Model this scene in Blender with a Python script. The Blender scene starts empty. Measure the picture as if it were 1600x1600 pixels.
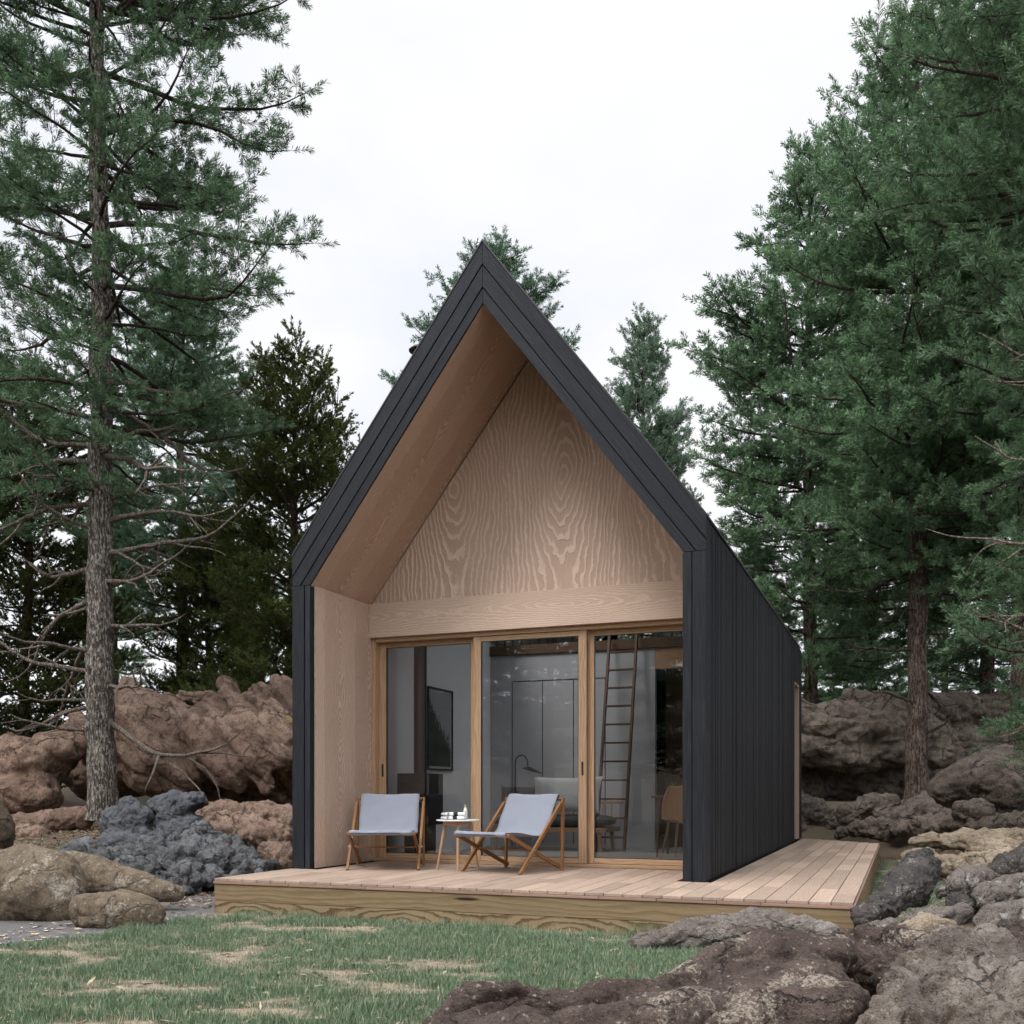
import bpy, math, random
import numpy as np
from mathutils import Vector
PI = math.pi
R_ = math.radians
random.seed(7)
RNG = np.random.default_rng(7)
S = bpy.context.scene
COL = S.collection

# ------------------------------------------------------------------ camera frame
F_PX, HOR, CX, CAM_Z = 1556.0, 1237.0, 800.0, 0.78
YAW = R_(21.37)
CS, SN = math.cos(YAW), math.sin(YAW)


def at(px, py, d):
    """a point seen at (px, py) in the photograph, d metres in front of the camera"""
    lat = (px - CX) / F_PX * d
    return np.array([lat * CS - d * SN, lat * SN + d * CS, CAM_Z - (py - HOR) / F_PX * d])


# ------------------------------------------------------------------ noise
_r = np.random.default_rng(11)
PERM = np.concatenate([_r.permutation(256)] * 3)
GRAD = _r.normal(size=(256, 3)); GRAD /= np.linalg.norm(GRAD, axis=1)[:, None]


def perlin(P):
    P = np.asarray(P, float)
    i = np.floor(P).astype(int); f = P - i; i &= 255
    u = f * f * f * (f * (f * 6 - 15) + 10)
    out = 0
    for dx in (0, 1):
        for dy in (0, 1):
            for dz in (0, 1):
                h = PERM[PERM[PERM[(i[:, 0] + dx) & 255] + ((i[:, 1] + dy) & 255)] + ((i[:, 2] + dz) & 255)]
                g = GRAD[h]
                d = f - np.array([dx, dy, dz])
                w = (u[:, 0] if dx else 1 - u[:, 0]) * (u[:, 1] if dy else 1 - u[:, 1]) * (u[:, 2] if dz else 1 - u[:, 2])
                out = out + w * (g * d).sum(1)
    return out * 1.6


def fbm(P, octv=4, gain=.5):
    o, a, q = 0, 1, np.array(P, float)
    for k in range(octv):
        o = o + a * perlin(q + 17.3 * k); a *= gain; q = q * 2.03
    return o


def ridged(P, octv=3, gain=.5):
    o, a, q = 0, 1, np.array(P, float)
    for k in range(octv):
        o = o + a * (1 - 2 * np.abs(perlin(q + 31.7 * k))); a *= gain; q = q * 2.1
    return o


def billow(P, octv=3, gain=.5):
    return -ridged(P, octv, gain)


_wr = np.random.default_rng(5).uniform(size=(256, 3))


def worley(P):
    """distance to the nearest and second nearest feature point"""
    P = np.asarray(P, float); i = np.floor(P).astype(int)
    f1 = np.full(len(P), 9.0); f2 = np.full(len(P), 9.0)
    for dx in (-1, 0, 1):
        for dy in (-1, 0, 1):
            for dz in (-1, 0, 1):
                c = i + np.array([dx, dy, dz]); h = PERM[PERM[PERM[c[:, 0] & 255] + (c[:, 1] & 255)] + (c[:, 2] & 255)]
                d = np.linalg.norm(c + _wr[h] - P, axis=1)
                n1 = d < f1; f2 = np.where(n1, f1, np.minimum(f2, d)); f1 = np.where(n1, d, f1)
    return f1, f2


def sstep(a, b, x):
    t = np.clip((np.asarray(x, float) - a) / (b - a), 0, 1)
    return t * t * (3 - 2 * t)


# ------------------------------------------------------------------ materials
def new_mat(name):
    m = bpy.data.materials.new(name); m.use_nodes = True
    nt = m.node_tree
    return m, nt, nt.nodes['Principled BSDF']


class NT:
    """short hand for building node graphs"""
    def __init__(s, nt): s.nt = nt
    def n(s, kind, **kw):
        nd = s.nt.nodes.new(kind)
        for k, v in kw.items():
            setattr(nd, k, v)
        return nd
    def link(s, a, b): s.nt.links.new(a, b)
    def put(s, sock, v):
        if isinstance(v, bpy.types.NodeSocket): s.link(v, sock)
        else: sock.default_value = v
    def math(s, op, a, b=None, c=None):
        nd = s.n('ShaderNodeMath', operation=op)
        s.put(nd.inputs[0], a)
        if b is not None: s.put(nd.inputs[1], b)
        if c is not None: s.put(nd.inputs[2], c)
        return nd.outputs[0]
    def mapping(s, vec, scale=(1, 1, 1), loc=(0, 0, 0)):
        nd = s.n('ShaderNodeMapping'); s.link(vec, nd.inputs[0])
        nd.inputs['Scale'].default_value = scale; nd.inputs['Location'].default_value = loc
        return nd.outputs[0]
    def noise(s, vec, scale, detail=4, rough=.55, dist=0.0):
        nd = s.n('ShaderNodeTexNoise'); s.link(vec, nd.inputs['Vector'])
        nd.inputs['Scale'].default_value = scale; nd.inputs['Detail'].default_value = detail
        nd.inputs['Roughness'].default_value = rough; nd.inputs['Distortion'].default_value = dist
        return nd.outputs[0]
    def voro(s, vec, scale, feature='F1', rand=1.0):
        nd = s.n('ShaderNodeTexVoronoi', feature=feature); s.link(vec, nd.inputs['Vector'])
        nd.inputs['Scale'].default_value = scale; nd.inputs['Randomness'].default_value = rand
        return nd.outputs['Distance']
    def ramp(s, fac, stops):
        nd = s.n('ShaderNodeValToRGB'); s.link(fac, nd.inputs[0])
        e = nd.color_ramp.elements
        while len(e) < len(stops): e.new(.5)
        for el, (p, c) in zip(e, stops):
            el.position = p; el.color = (*c, 1) if len(c) == 3 else c
        return nd.outputs[0]
    def step(s, fac, a, b):
        nd = s.n('ShaderNodeMapRange', interpolation_type='SMOOTHSTEP'); s.link(fac, nd.inputs[0])
        nd.inputs[1].default_value = a; nd.inputs[2].default_value = b
        return nd.outputs[0]
    def mix(s, fac, a, b, mode='MIX'):
        nd = s.n('ShaderNodeMix', data_type='RGBA', blend_type=mode)
        s.put(nd.inputs[0], fac)
        for sock, v in ((nd.inputs[6], a), (nd.inputs[7], b)):
            if isinstance(v, bpy.types.NodeSocket): s.link(v, sock)
            else: sock.default_value = (*v, 1) if len(v) == 3 else v
        return nd.outputs[2]
    def bump(s, h, strength=.5, dist=.01, normal=None):
        nd = s.n('ShaderNodeBump'); s.link(h, nd.inputs['Height'])
        nd.inputs['Strength'].default_value = strength; nd.inputs['Distance'].default_value = dist
        if normal is not None: s.link(normal, nd.inputs['Normal'])
        return nd.outputs[0]
    def tc(s, which): return s.n('ShaderNodeTexCoord').outputs[which]
    def attr(s, name): return s.n('ShaderNodeAttribute', attribute_name=name).outputs['Fac']


def plain_mat(name, col, rough=.5, metal=0., var=.08, scale=30, bump=0.0):
    m, nt, b = new_mat(name); g = NT(nt)
    o = g.tc('Object')
    f = g.noise(o, scale, 4)
    c = g.mix(f, tuple(v * (1 - var) for v in col), tuple(min(1, v * (1 + var)) for v in col))
    g.link(c, b.inputs['Base Color'])
    b.inputs['Roughness'].default_value = rough; b.inputs['Metallic'].default_value = metal
    if bump: g.link(g.bump(g.noise(o, scale * 3, 3), bump, .004), b.inputs['Normal'])
    return m


def figured_wood(name, pale, dark, pu, pv, ring, eye, loc=(0, 0), warp=1.0, bump=.5, rough=.62, contrast=1.0):
    """veneer with cathedral figure: closed eyes repeated every pu x pv metres, rings `ring` metres apart"""
    m, nt, b = new_mat(name); g = NT(nt)
    uv = g.mapping(g.tc('UV'), (1, 1, 1), (-loc[0], -loc[1], 0))
    w1 = g.noise(g.mapping(uv, (1.0 / pu * 2.2, 1.0 / pv * 2.6, 1)), 1.0, 2)
    sp = g.n('ShaderNodeSeparateXYZ'); g.link(uv, sp.inputs[0])
    u = g.math('ADD', sp.outputs[0], g.math('MULTIPLY', g.math('SUBTRACT', w1, .5), .16 * pu * warp))
    v = sp.outputs[1]
    uu = g.math('MULTIPLY', g.math('SUBTRACT', g.math('FRACT', g.math('ADD', g.math('DIVIDE', u, pu), .5)), .5), pu)
    cosv = g.math('COSINE', g.math('MULTIPLY', v, 2 * PI / pv))
    bb = g.math('MULTIPLY', g.math('SUBTRACT', 1.0, cosv), eye * eye / 2)
    h = g.math('SQRT', g.math('ADD', g.math('MULTIPLY', uu, uu), bb))
    zig = g.noise(g.mapping(uv, (.5 / ring, .22 / ring, 1)), 1.0, 3, .6)
    h = g.math('ADD', h, g.math('MULTIPLY', g.math('SUBTRACT', zig, .5), ring * 1.5))
    # ring spacing changes slowly across the sheet
    wide = g.noise(g.mapping(uv, (1.3 / pu, .3 / pv, 1)), 1.3, 2)
    ph = g.math('MULTIPLY', g.math('DIVIDE', h, ring), g.math('ADD', .75, g.math('MULTIPLY', wide, .5)))
    saw = g.math('FRACT', ph)
    line = g.math('MULTIPLY', g.step(saw, .45, .85), g.math('SUBTRACT', 1.0, g.step(saw, .93, 1.0)))
    fib = g.noise(g.mapping(uv, (260, 9, 1)), 1.0, 3, .6)
    tone = g.noise(g.mapping(uv, (2.2, .9, 1)), 1.0, 3)
    amp = g.math('ADD', .45, g.math('MULTIPLY', g.noise(g.mapping(uv, (3.0 / pu, 2.0 / pv, 1)), 1.0, 2), .9))
    lf = g.math('MULTIPLY', line, g.math('MULTIPLY', amp, contrast))
    base = g.mix(tone, tuple(d * .75 + p * .25 for d, p in zip(dark, pale)), tuple(d * .35 + p * .65 for d, p in zip(dark, pale)))
    c = g.mix(lf, base, pale)
    c = g.mix(g.math('MULTIPLY', g.step(fib, .5, .75), .3), c, dark)
    g.link(c, b.inputs['Base Color'])
    b.inputs['Roughness'].default_value = rough
    b.inputs['Specular IOR Level'].default_value = .3
    ht = g.math('ADD', line, g.math('MULTIPLY', fib, .35))
    g.link(g.bump(ht, bump, .006), b.inputs['Normal'])
    return m


def board_wood(name, pale, dark, streak=90, ringw=.02, contrast=.6, bump=.25, rough=.6, rnd=.25, knots=False, weather=None):
    """straight-grained boards; UV v runs along the grain, every board has its own uv offset and 'rnd' value"""
    m, nt, b = new_mat(name); g = NT(nt)
    uv = g.tc('UV')
    w = g.noise(g.mapping(uv, (3.0, .55, 1)), 1.0, 3)
    sp = g.n('ShaderNodeSeparateXYZ'); g.link(uv, sp.inputs[0])
    h = g.math('ADD', sp.outputs[0], g.math('MULTIPLY', w, .30))
    saw = g.math('FRACT', g.math('DIVIDE', h, ringw))
    line = g.math('MULTIPLY', g.step(saw, .2, .85), g.math('SUBTRACT', 1.0, g.step(saw, .88, 1.0)))
    fib = g.noise(g.mapping(uv, (streak * 3, 7, 1)), 1.0, 4, .65)
    fac = g.math('ADD', g.math('MULTIPLY', line, contrast * .6), g.math('MULTIPLY', g.step(fib, .35, .7), contrast * .55))
    c = g.mix(fac, pale, dark)
    rn = g.attr('rnd')
    c = g.mix(rnd, c, g.mix(rn, (.25, .25, .25), (1, 1, 1)), 'MULTIPLY')
    if weather:
        sm = g.noise(g.mapping(uv, (6, 1.2, 1)), 1.0, 4, .6)
        c = g.mix(g.math('MULTIPLY', g.step(sm, .45, .7), .6), c, weather)
    if knots:
        kn = g.voro(g.mapping(uv, (7.5, .85, 1)), 1.0)
        c = g.mix(g.math('SUBTRACT', 1.0, g.step(kn, .06, .13)), c, tuple(v * .12 for v in dark))
    g.link(c, b.inputs['Base Color'])
    b.inputs['Roughness'].default_value = rough; b.inputs['Specular IOR Level'].default_value = .3
    g.link(g.bump(g.math('ADD', g.math('MULTIPLY', line, .5), fib), bump, .003), b.inputs['Normal'])
    return m


def charred(name, c0, c1, bump=.5):
    m, nt, b = new_mat(name); g = NT(nt)
    uv = g.tc('UV')
    fib = g.noise(g.mapping(uv, (150, 2.2, 1)), 1.0, 5, .7)
    crk = g.noise(g.mapping(uv, (60, 14, 1)), 1.0, 4, .7)
    blot = g.noise(g.mapping(uv, (5, 1.5, 1)), 1.0, 3)
    f = g.math('ADD', g.math('MULTIPLY', g.step(fib, .42, .66), .75), g.math('MULTIPLY', blot, .3))
    c = g.mix(f, c0, c1)
    c = g.mix(.55, c, g.mix(g.attr('rnd'), (.4, .4, .4), (1, 1, 1)), 'MULTIPLY')
    g.link(c, b.inputs['Base Color'])
    g.link(g.math('ADD', .5, g.math('MULTIPLY', crk, .3)), b.inputs['Roughness'])
    b.inputs['Specular IOR Level'].default_value = .22
    g.link(g.bump(g.math('ADD', fib, g.math('MULTIPLY', crk, .5)), bump, .006), b.inputs['Normal'])
    return m


def rock_mat(name, c1, c2, c3, spot=None, spot_amt=.5, spot_scale=14, scale=2.0, bump=.8, streak=(1, 1, 1), moss=None, fine=(.03, .03, .03), bscale=1.0):
    m, nt, b = new_mat(name); g = NT(nt)
    o = g.mapping(g.tc('Object'), streak)
    big = g.noise(o, scale, 5, .6, .4)
    mid = g.noise(o, scale * 4.3, 6, .65, .5)
    det = g.noise(o, scale * 26, 5, .7)
    c = g.mix(g.step(big, .35, .65), c1, c2)
    c = g.mix(g.step(mid, .48, .66), c, c3)
    c = g.mix(g.math('MULTIPLY', g.step(det, .5, .66), .88), c, fine)
    gl_ = g.noise(g.mapping(o, (1, 1, 1), (5, 2, 8)), scale * 19, 5, .75)
    c = g.mix(g.math('MULTIPLY', g.step(gl_, .56, .70), .5), c, tuple(min(1, v * 1.9) for v in c2))
    if spot:
        d = g.noise(o, spot_scale * .55, 6, .78, .4)
        reg = g.noise(o, scale * 1.1, 3, .6)
        k1 = g.step(g.math('ADD', d, g.math('MULTIPLY', g.math('SUBTRACT', reg, .5), 1.5)), .66 - spot_amt * .12, .74 - spot_amt * .12)
        v = g.voro(g.mapping(g.tc('Object'), (1, 1, 1.4), (3, 1, 2)), spot_scale * .55)
        k2 = g.math('SUBTRACT', 1.0, g.step(g.math('ADD', v, g.math('MULTIPLY', g.math('SUBTRACT', g.noise(o, spot_scale * 2.4, 3, .7), .5), .6)), .06, .19))
        k = g.math('MAXIMUM', g.math('MULTIPLY', k1, g.step(g.noise(o, spot_scale * 1.8, 4, .75), .42, .56)), g.math('MULTIPLY', k2, .8))
        spot2 = g.mix(g.noise(o, spot_scale, 3, .6), tuple(v * .62 for v in spot), spot)
        c = g.mix(g.math('MULTIPLY', k, .9), c, spot2)
        gr = g.noise(o, spot_scale * 5, 3, .7)
        c = g.mix(g.math('MULTIPLY', g.step(gr, .6, .72), .5), c, spot)
    # fissures: thin broken lines, filled with dirt
    wv = g.n('ShaderNodeTexNoise'); g.link(o, wv.inputs['Vector']); wv.inputs['Scale'].default_value = scale * 2.2; wv.inputs['Detail'].default_value = 5; wv.inputs['Roughness'].default_value = .65
    va = g.n('ShaderNodeVectorMath', operation='MULTIPLY_ADD'); g.link(wv.outputs[1], va.inputs[0]); va.inputs[1].default_value = (.55 / scale,) * 3; g.link(o, va.inputs[2])
    cr = g.n('ShaderNodeTexVoronoi', feature='DISTANCE_TO_EDGE'); g.link(g.mapping(va.outputs[0], (1, 1, 1.5)), cr.inputs['Vector']); cr.inputs['Scale'].default_value = scale * .95
    fis = g.math('MULTIPLY', g.math('SUBTRACT', 1.0, g.step(cr.outputs['Distance'], .0, .035)), g.step(g.noise(o, scale * 1.3, 3, .6), .42, .58))
    c = g.mix(g.math('MULTIPLY', fis, .75), c, tuple(v * .5 for v in fine))
    if moss:
        ge = g.n('ShaderNodeNewGeometry'); s3 = g.n('ShaderNodeSeparateXYZ'); g.link(ge.outputs['Normal'], s3.inputs[0])
        k = g.math('MULTIPLY', g.step(s3.outputs[2], .55, .85), g.step(g.noise(g.tc('Object'), 1.3, 4, .6), .64, .69))
        c = g.mix(k, c, moss)
    g.link(c, b.inputs['Base Color'])
    b.inputs['Roughness'].default_value = .88; b.inputs['Specular IOR Level'].default_value = .25
    hh = g.math('ADD', g.math('MULTIPLY', mid, .7 * bscale), g.math('ADD', g.math('MULTIPLY', det, .8 * bscale), g.math('MULTIPLY', g.noise(o, scale * 80, 3, .6), .3)))
    hh = g.math('SUBTRACT', hh, g.math('MULTIPLY', fis, .7))
    g.link(g.bump(hh, bump, .05), b.inputs['Normal'])
    return m


def needle_mat(name, dark, pale, dead, transl=.17):
    m, nt, b = new_mat(name); g = NT(nt)
    rn = g.attr('rnd'); tp = g.attr('tip')
    oi = g.n('ShaderNodeObjectInfo').outputs['Random']
    c = g.mix(rn, dark, pale)
    c = g.mix(g.math('MULTIPLY', tp, .45), c, tuple(min(1, p * 1.45) for p in pale))
    c = g.mix(g.math('MULTIPLY', g.step(rn, .955, .97), .55), c, dead)
    c = g.mix(g.math('MULTIPLY', oi, .35), c, tuple(d * .8 for d in dark))
    g.link(c, b.inputs['Base Color'])
    b.inputs['Roughness'].default_value = .55; b.inputs['Specular IOR Level'].default_value = .14
    tr = g.n('ShaderNodeBsdfTranslucent'); g.link(c, tr.inputs[0])
    mx = g.n('ShaderNodeMixShader'); mx.inputs[0].default_value = transl
    g.link(b.outputs[0], mx.inputs[1]); g.link(tr.outputs[0], mx.inputs[2])
    g.link(mx.outputs[0], nt.nodes['Material Output'].inputs[0])
    return m


def bark_mat(name, c1, c2, pale, lich=.5, scale=1.0):
    m, nt, b = new_mat(name); g = NT(nt)
    o = g.tc('Object')
    s = g.mapping(o, (22 * scale, 22 * scale, 5 * scale))
    n1 = g.noise(s, 1.0, 5, .65, .3)
    n2 = g.noise(g.mapping(o, (26 * scale, 26 * scale, 3.2 * scale), (3, 1, 7)), 1.0, 4, .6, .6)
    e = g.step(g.math('ABSOLUTE', g.math('SUBTRACT', n2, .5)), .0, .09)
    c = g.mix(n1, c1, c2)
    c = g.mix(g.math('SUBTRACT', 1.0, e), c, tuple(v * .4 for v in c1))
    l = g.noise(g.mapping(o, (34 * scale, 34 * scale, 12 * scale)), 1.0, 5, .7)
    c = g.mix(g.math('MULTIPLY', g.step(l, .51, .58), lich), c, pale)
    g.link(c, b.inputs['Base Color']); b.inputs['Roughness'].default_value = .9
    b.inputs['Specular IOR Level'].default_value = .2
    g.link(g.bump(g.math('ADD', e, n1), .9, .02), b.inputs['Normal'])
    return m


def glass_mat():
    m, nt, b = new_mat('window_glass'); g = NT(nt)
    nt.nodes.remove(b)
    t = g.n('ShaderNodeBsdfTransparent'); t.inputs[0].default_value = (.93, .94, .945, 1)
    gl = g.n('ShaderNodeBsdfGlossy'); gl.inputs['Roughness'].default_value = .0; gl.inputs[0].default_value = (.95, .97, 1, 1)
    fr = g.n('ShaderNodeFresnel'); fr.inputs[0].default_value = 1.5
    mx = g.n('ShaderNodeMixShader')
    g.link(g.math('MULTIPLY', fr.outputs[0], 2.0), mx.inputs[0]); g.link(t.outputs[0], mx.inputs[1]); g.link(gl.outputs[0], mx.inputs[2])
    g.link(mx.outputs[0], nt.nodes['Material Output'].inputs[0])
    return m


# ------------------------------------------------------------------ mesh builder
class MB:
    def __init__(s): s.v, s.f, s.uv, s.rnd, s.g = [], [], [], [], (0, 0, 1)
    def _face(s, idx, grain, off, rnd):
        P = [Vector(s.v[i]) for i in idx]
        n = Vector((0, 0, 0))
        for a, c in zip(P, P[1:] + P[:1]): n += a.cross(c)
        n.normalize()
        gv = Vector(grain) - n * n.dot(Vector(grain))
        if gv.length < .2:
            gv = n.orthogonal()
        gv.normalize(); gu = gv.cross(n)
        if gu.dot(Vector((1, .7, .3))) < 0: gu = -gu
        s.f.append(idx); s.uv += [(p.dot(gu) + off[0], p.dot(gv) + off[1]) for p in P]; s.rnd.append(rnd)
    def solid(s, bottom, top, grain=(0, 0, 1), off=None, rnd=None):
        """prism between two matching rings"""
        off = (random.uniform(0, 40), random.uniform(0, 40)) if off is None else off
        rnd = random.random() if rnd is None else rnd
        n = len(bottom); k = len(s.v)
        s.v += [tuple(p) for p in bottom] + [tuple(p) for p in top]
        s._face(list(range(k + n - 1, k - 1, -1)), grain, off, rnd)
        s._face(list(range(k + n, k + 2 * n)), grain, off, rnd)
        for i in range(n):
            j = (i + 1) % n
            s._face([k + i, k + j, k + n + j, k + n + i], grain, off, rnd)
        return s
    def box(s, x0, x1, y0, y1, z0, z1, grain=None, off=None, rnd=None):
        if grain is None:
            d = (x1 - x0, y1 - y0, z1 - z0); k = d.index(max(d)); grain = tuple(1.0 if i == k else 0.0 for i in range(3))
        return s.solid([(x0, y0, z0), (x1, y0, z0), (x1, y1, z0), (x0, y1, z0)], [(x0, y0, z1), (x1, y0, z1), (x1, y1, z1), (x0, y1, z1)], grain, off, rnd)
    def bar(s, p, q, w, t, side=(1, 0, 0), w2=None, t2=None):
        p, q = Vector(p), Vector(q); d = (q - p).normalized(); sd = Vector(side)
        sd = (sd - d * d.dot(sd)).normalized(); up = d.cross(sd)
        def ring(c, w, t): return [c - sd * w / 2 - up * t / 2, c + sd * w / 2 - up * t / 2, c + sd * w / 2 + up * t / 2, c - sd * w / 2 + up * t / 2]
        return s.solid(ring(p, w, t), ring(q, w2 or w, t2 or t), tuple(d))
    def rod(s, p, q, r, r2=None, n=12):
        p, q = Vector(p), Vector(q); d = (q - p).normalized(); a = d.orthogonal().normalized(); c = d.cross(a)
        ring = lambda o, r: [o + a * r * math.cos(2 * PI * i / n) + c * r * math.sin(2 * PI * i / n) for i in range(n)]
        return s.solid(ring(p, r), ring(q, r if r2 is None else r2), tuple(d))
    def xz(s, poly, y0, y1, grain=(0, 0, 1), off=None, rnd=None):
        """polygon in the x-z plane extruded along y"""
        A = sum(a[0] * b[1] - b[0] * a[1] for a, b in zip(poly, poly[1:] + poly[:1]))
        if A < 0: poly = poly[::-1]
        return s.solid([(x, y1, z) for x, z in poly][::1], [(x, y0, z) for x, z in poly], grain, off, rnd)
    def lathe(s, prof, c=(0, 0, 0), n=28):
        k = len(s.v); off = (0, 0); m = len(prof)
        for r, z in prof:
            for i in range(n):
                a = 2 * PI * i / n; s.v.append((c[0] + r * math.cos(a), c[1] + r * math.sin(a), c[2] + z))
        for j in range(m - 1):
            for i in range(n):
                i2 = (i + 1) % n
                s._face([k + j * n + i, k + j * n + i2, k + (j + 1) * n + i2, k + (j + 1) * n + i], (0, 0, 1), off, .5)
        s._face(list(range(k + n - 1, k - 1, -1)), (1, 0, 0), off, .5)
        s._face(list(range(k + (m - 1) * n, k + m * n)), (1, 0, 0), off, .5)
        return s
    def build(s, name, mat, parent=None, bevel=0.0, smooth=False, loc=None):
        me = bpy.data.meshes.new(name); me.from_pydata(s.v, [], s.f)
        l = me.uv_layers.new(name='UVMap'); l.data.foreach_set('uv', np.array(s.uv, np.float32).ravel())
        a = me.attributes.new('rnd', 'FLOAT', 'FACE'); a.data.foreach_set('value', np.array(s.rnd, np.float32))
        me.materials.append(mat)
        if smooth: me.shade_smooth()
        o = bpy.data.objects.new(name, me); COL.objects.link(o)
        if parent is not None: o.parent = parent
        if loc is not None: o.location = loc
        if bevel:
            b = o.modifiers.new('Bevel', 'BEVEL'); b.width = bevel; b.segments = 2; b.limit_method = 'ANGLE'; b.angle_limit = R_(40)
        return o


def mesh_np(name, v, f, mat, parent=None, attrs=None, smooth=False, loc=None, mat_idx=None):
    """mesh from numpy arrays; f is (n,3) or (n,4)"""
    me = bpy.data.meshes.new(name)
    fl = f if isinstance(f, list) else [f]
    nl = sum(a.size for a in fl); nf = sum(len(a) for a in fl)
    me.vertices.add(len(v)); me.vertices.foreach_set('co', np.asarray(v, np.float32).ravel())
    me.loops.add(nl); me.loops.foreach_set('vertex_index', np.concatenate([a.ravel() for a in fl]).astype(np.int32))
    st, n0 = [], 0
    for a in fl:
        st.append(n0 + np.arange(len(a)) * a.shape[1]); n0 += a.size
    me.polygons.add(nf); me.polygons.foreach_set('loop_start', np.concatenate(st).astype(np.int32))
    me.update(calc_edges=True)
    for k, (dom, arr) in (attrs or {}).items():
        a = me.attributes.new(k, 'FLOAT', dom); a.data.foreach_set('value', np.asarray(arr, np.float32))
    for mm in (mat if isinstance(mat, list) else [mat]): me.materials.append(mm)
    if mat_idx is not None: me.polygons.foreach_set('material_index', np.asarray(mat_idx, np.int32))
    if smooth: me.shade_smooth()
    o = bpy.data.objects.new(name, me); COL.objects.link(o)
    if parent is not None: o.parent = parent
    if loc is not None: o.location = loc
    return o


def tag(o, label=None, cat=None, group=None, kind=None):
    if label: o['label'] = label
    if cat: o['category'] = cat
    if group: o['group'] = group
    if kind: o['kind'] = kind
    return o


def empty(name, loc, label, cat, group=None, rz=0):
    o = bpy.data.objects.new(name, None); COL.objects.link(o); o.location = loc; o.rotation_euler = (0, 0, rz)
    o.empty_display_size = .2
    return tag(o, label, cat, group)


def copy_tree(o, parent=None):
    c = o.copy(); COL.objects.link(c)
    if parent is not None: c.parent = parent
    for ch in list(o.children): copy_tree(ch, c)
    return c


# ------------------------------------------------------------------ palette
M = {}
M['gable'] = figured_wood('brushed_larch_panel', (.64, .485, .39), (.34, .225, .165), 1.24, 2.3, .046, .27, (-3.28, 4.07), bump=.9, contrast=1.5)
M['porch_side'] = figured_wood('larch_side_panel', (.66, .505, .41), (.37, .25, .185), .62, .80, .022, .095, (9.17, .62), bump=.5, contrast=1.2)
M['porch_top'] = figured_wood('larch_soffit_panel', (.62, .45, .35), (.33, .205, .14), .62, .95, .022, .10, (9.17, .25), bump=.5, contrast=1.2)
M['beam'] = figured_wood('larch_beam', (.66, .51, .41), (.40, .28, .205), .5, 2.6, .018, .10, (.1, .2), bump=.35, contrast=.7)
M['door'] = board_wood('oak_door_frame', (.50, .335, .21), (.29, .175, .095), 70, .035, .75, .2, .5)
M['deck'] = board_wood('deck_boards', (.45, .338, .262), (.26, .175, .128), 60, .03, .45, .3, .7, rnd=.42, weather=(.36, .275, .225))
M['decktrim'] = board_wood('deck_edging', (.36, .225, .17), (.24, .14, .105), 60, .03, .4, .3, .7, rnd=.3)
M['fascia'] = board_wood('deck_fascia', (.285, .205, .115), (.135, .085, .04), 60, .05, .8, .4, .75, rnd=.2, knots=True, weather=(.20, .15, .085))
M['fascia_low'] = figured_wood('deck_fascia_low', (.10, .06, .028), (.40, .30, .18), .34, 1.5, .038, .13, (-.31, -3.9), bump=.3, contrast=1.1)
M['char'] = charred('charred_cladding', (.004, .0045, .006), (.031, .034, .042))
M['charboard'] = charred('charred_trim', (.008, .0095, .013), (.035, .039, .049), .35)
M['black_gap'] = plain_mat('black_membrane', (.004, .004, .005), .9)
M['roofing'] = plain_mat('black_roofing', (.015, .015, .017), .5)
M['teak'] = board_wood('teak', (.30, .15, .062), (.15, .066, .025), 70, .03, .7, .2, .45, rnd=.15)
M['oak'] = board_wood('pale_oak', (.48, .30, .18), (.30, .17, .09), 70, .03, .6, .15, .5, rnd=.15)
M['jamb'] = board_wood('larch_jamb', (.50, .36, .27), (.36, .24, .17), 60, .03, .4, .2, .6)
M['ladder'] = board_wood('dark_oak', (.13, .075, .045), (.06, .033, .02), 70, .03, .6, .15, .5, rnd=.15)
M['walnut'] = board_wood('dark_kitchen_wood', (.16, .095, .055), (.07, .04, .024), 70, .04, .6, .1, .5)
M['plaster'] = plain_mat('light_grey_plaster', (.84, .85, .87), .85, var=.04, scale=6)
M['panelgrey'] = plain_mat('mid_grey_panel', (.38, .38, .39), .8, var=.05, scale=60)
M['floor_in'] = plain_mat('grey_floor', (.30, .29, .28), .5, var=.15, scale=5)
M['black'] = plain_mat('black_steel', (.012, .012, .013), .45, var=.1)
M['steel'] = plain_mat('bright_bolt', (.6, .6, .6), .3, 1.0)
M['white'] = plain_mat('white_tabletop', (.80, .80, .80), .35, var=.02)
M['glass'] = glass_mat()
M['paper'] = plain_mat('pale_mount', (.5, .5, .5), .8)


def fabric(name, c0, c1, sc=420):
    m, nt, b = new_mat(name); g = NT(nt)
    uv = g.tc('UV')
    a = g.noise(g.mapping(uv, (sc, sc * .5, 1)), 1.0, 3, .7); c = g.noise(uv, 9, 3)
    col = g.mix(g.math('ADD', g.math('MULTIPLY', g.step(a, .35, .65), .8), g.math('MULTIPLY', c, .2)), c0, c1)
    g.link(col, b.inputs['Base Color']); b.inputs['Roughness'].default_value = .95
    b.inputs['Specular IOR Level'].default_value = .1
    b.inputs['Sheen Weight'].default_value = .15
    g.link(g.bump(a, .5, .002), b.inputs['Normal'])
    return m


M['sling'] = fabric('grey_melange_wool', (.15, .162, .20), (.34, .36, .42), 300)
M['sling_edge'] = fabric('dark_piping', (.03, .032, .045), (.07, .075, .09))
M['cushion'] = fabric('grey_linen', (.38, .38, .37), (.58, .58, .57))
M['cushion_dark'] = fabric('dark_grey_linen', (.05, .05, .052), (.10, .10, .10))


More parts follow.
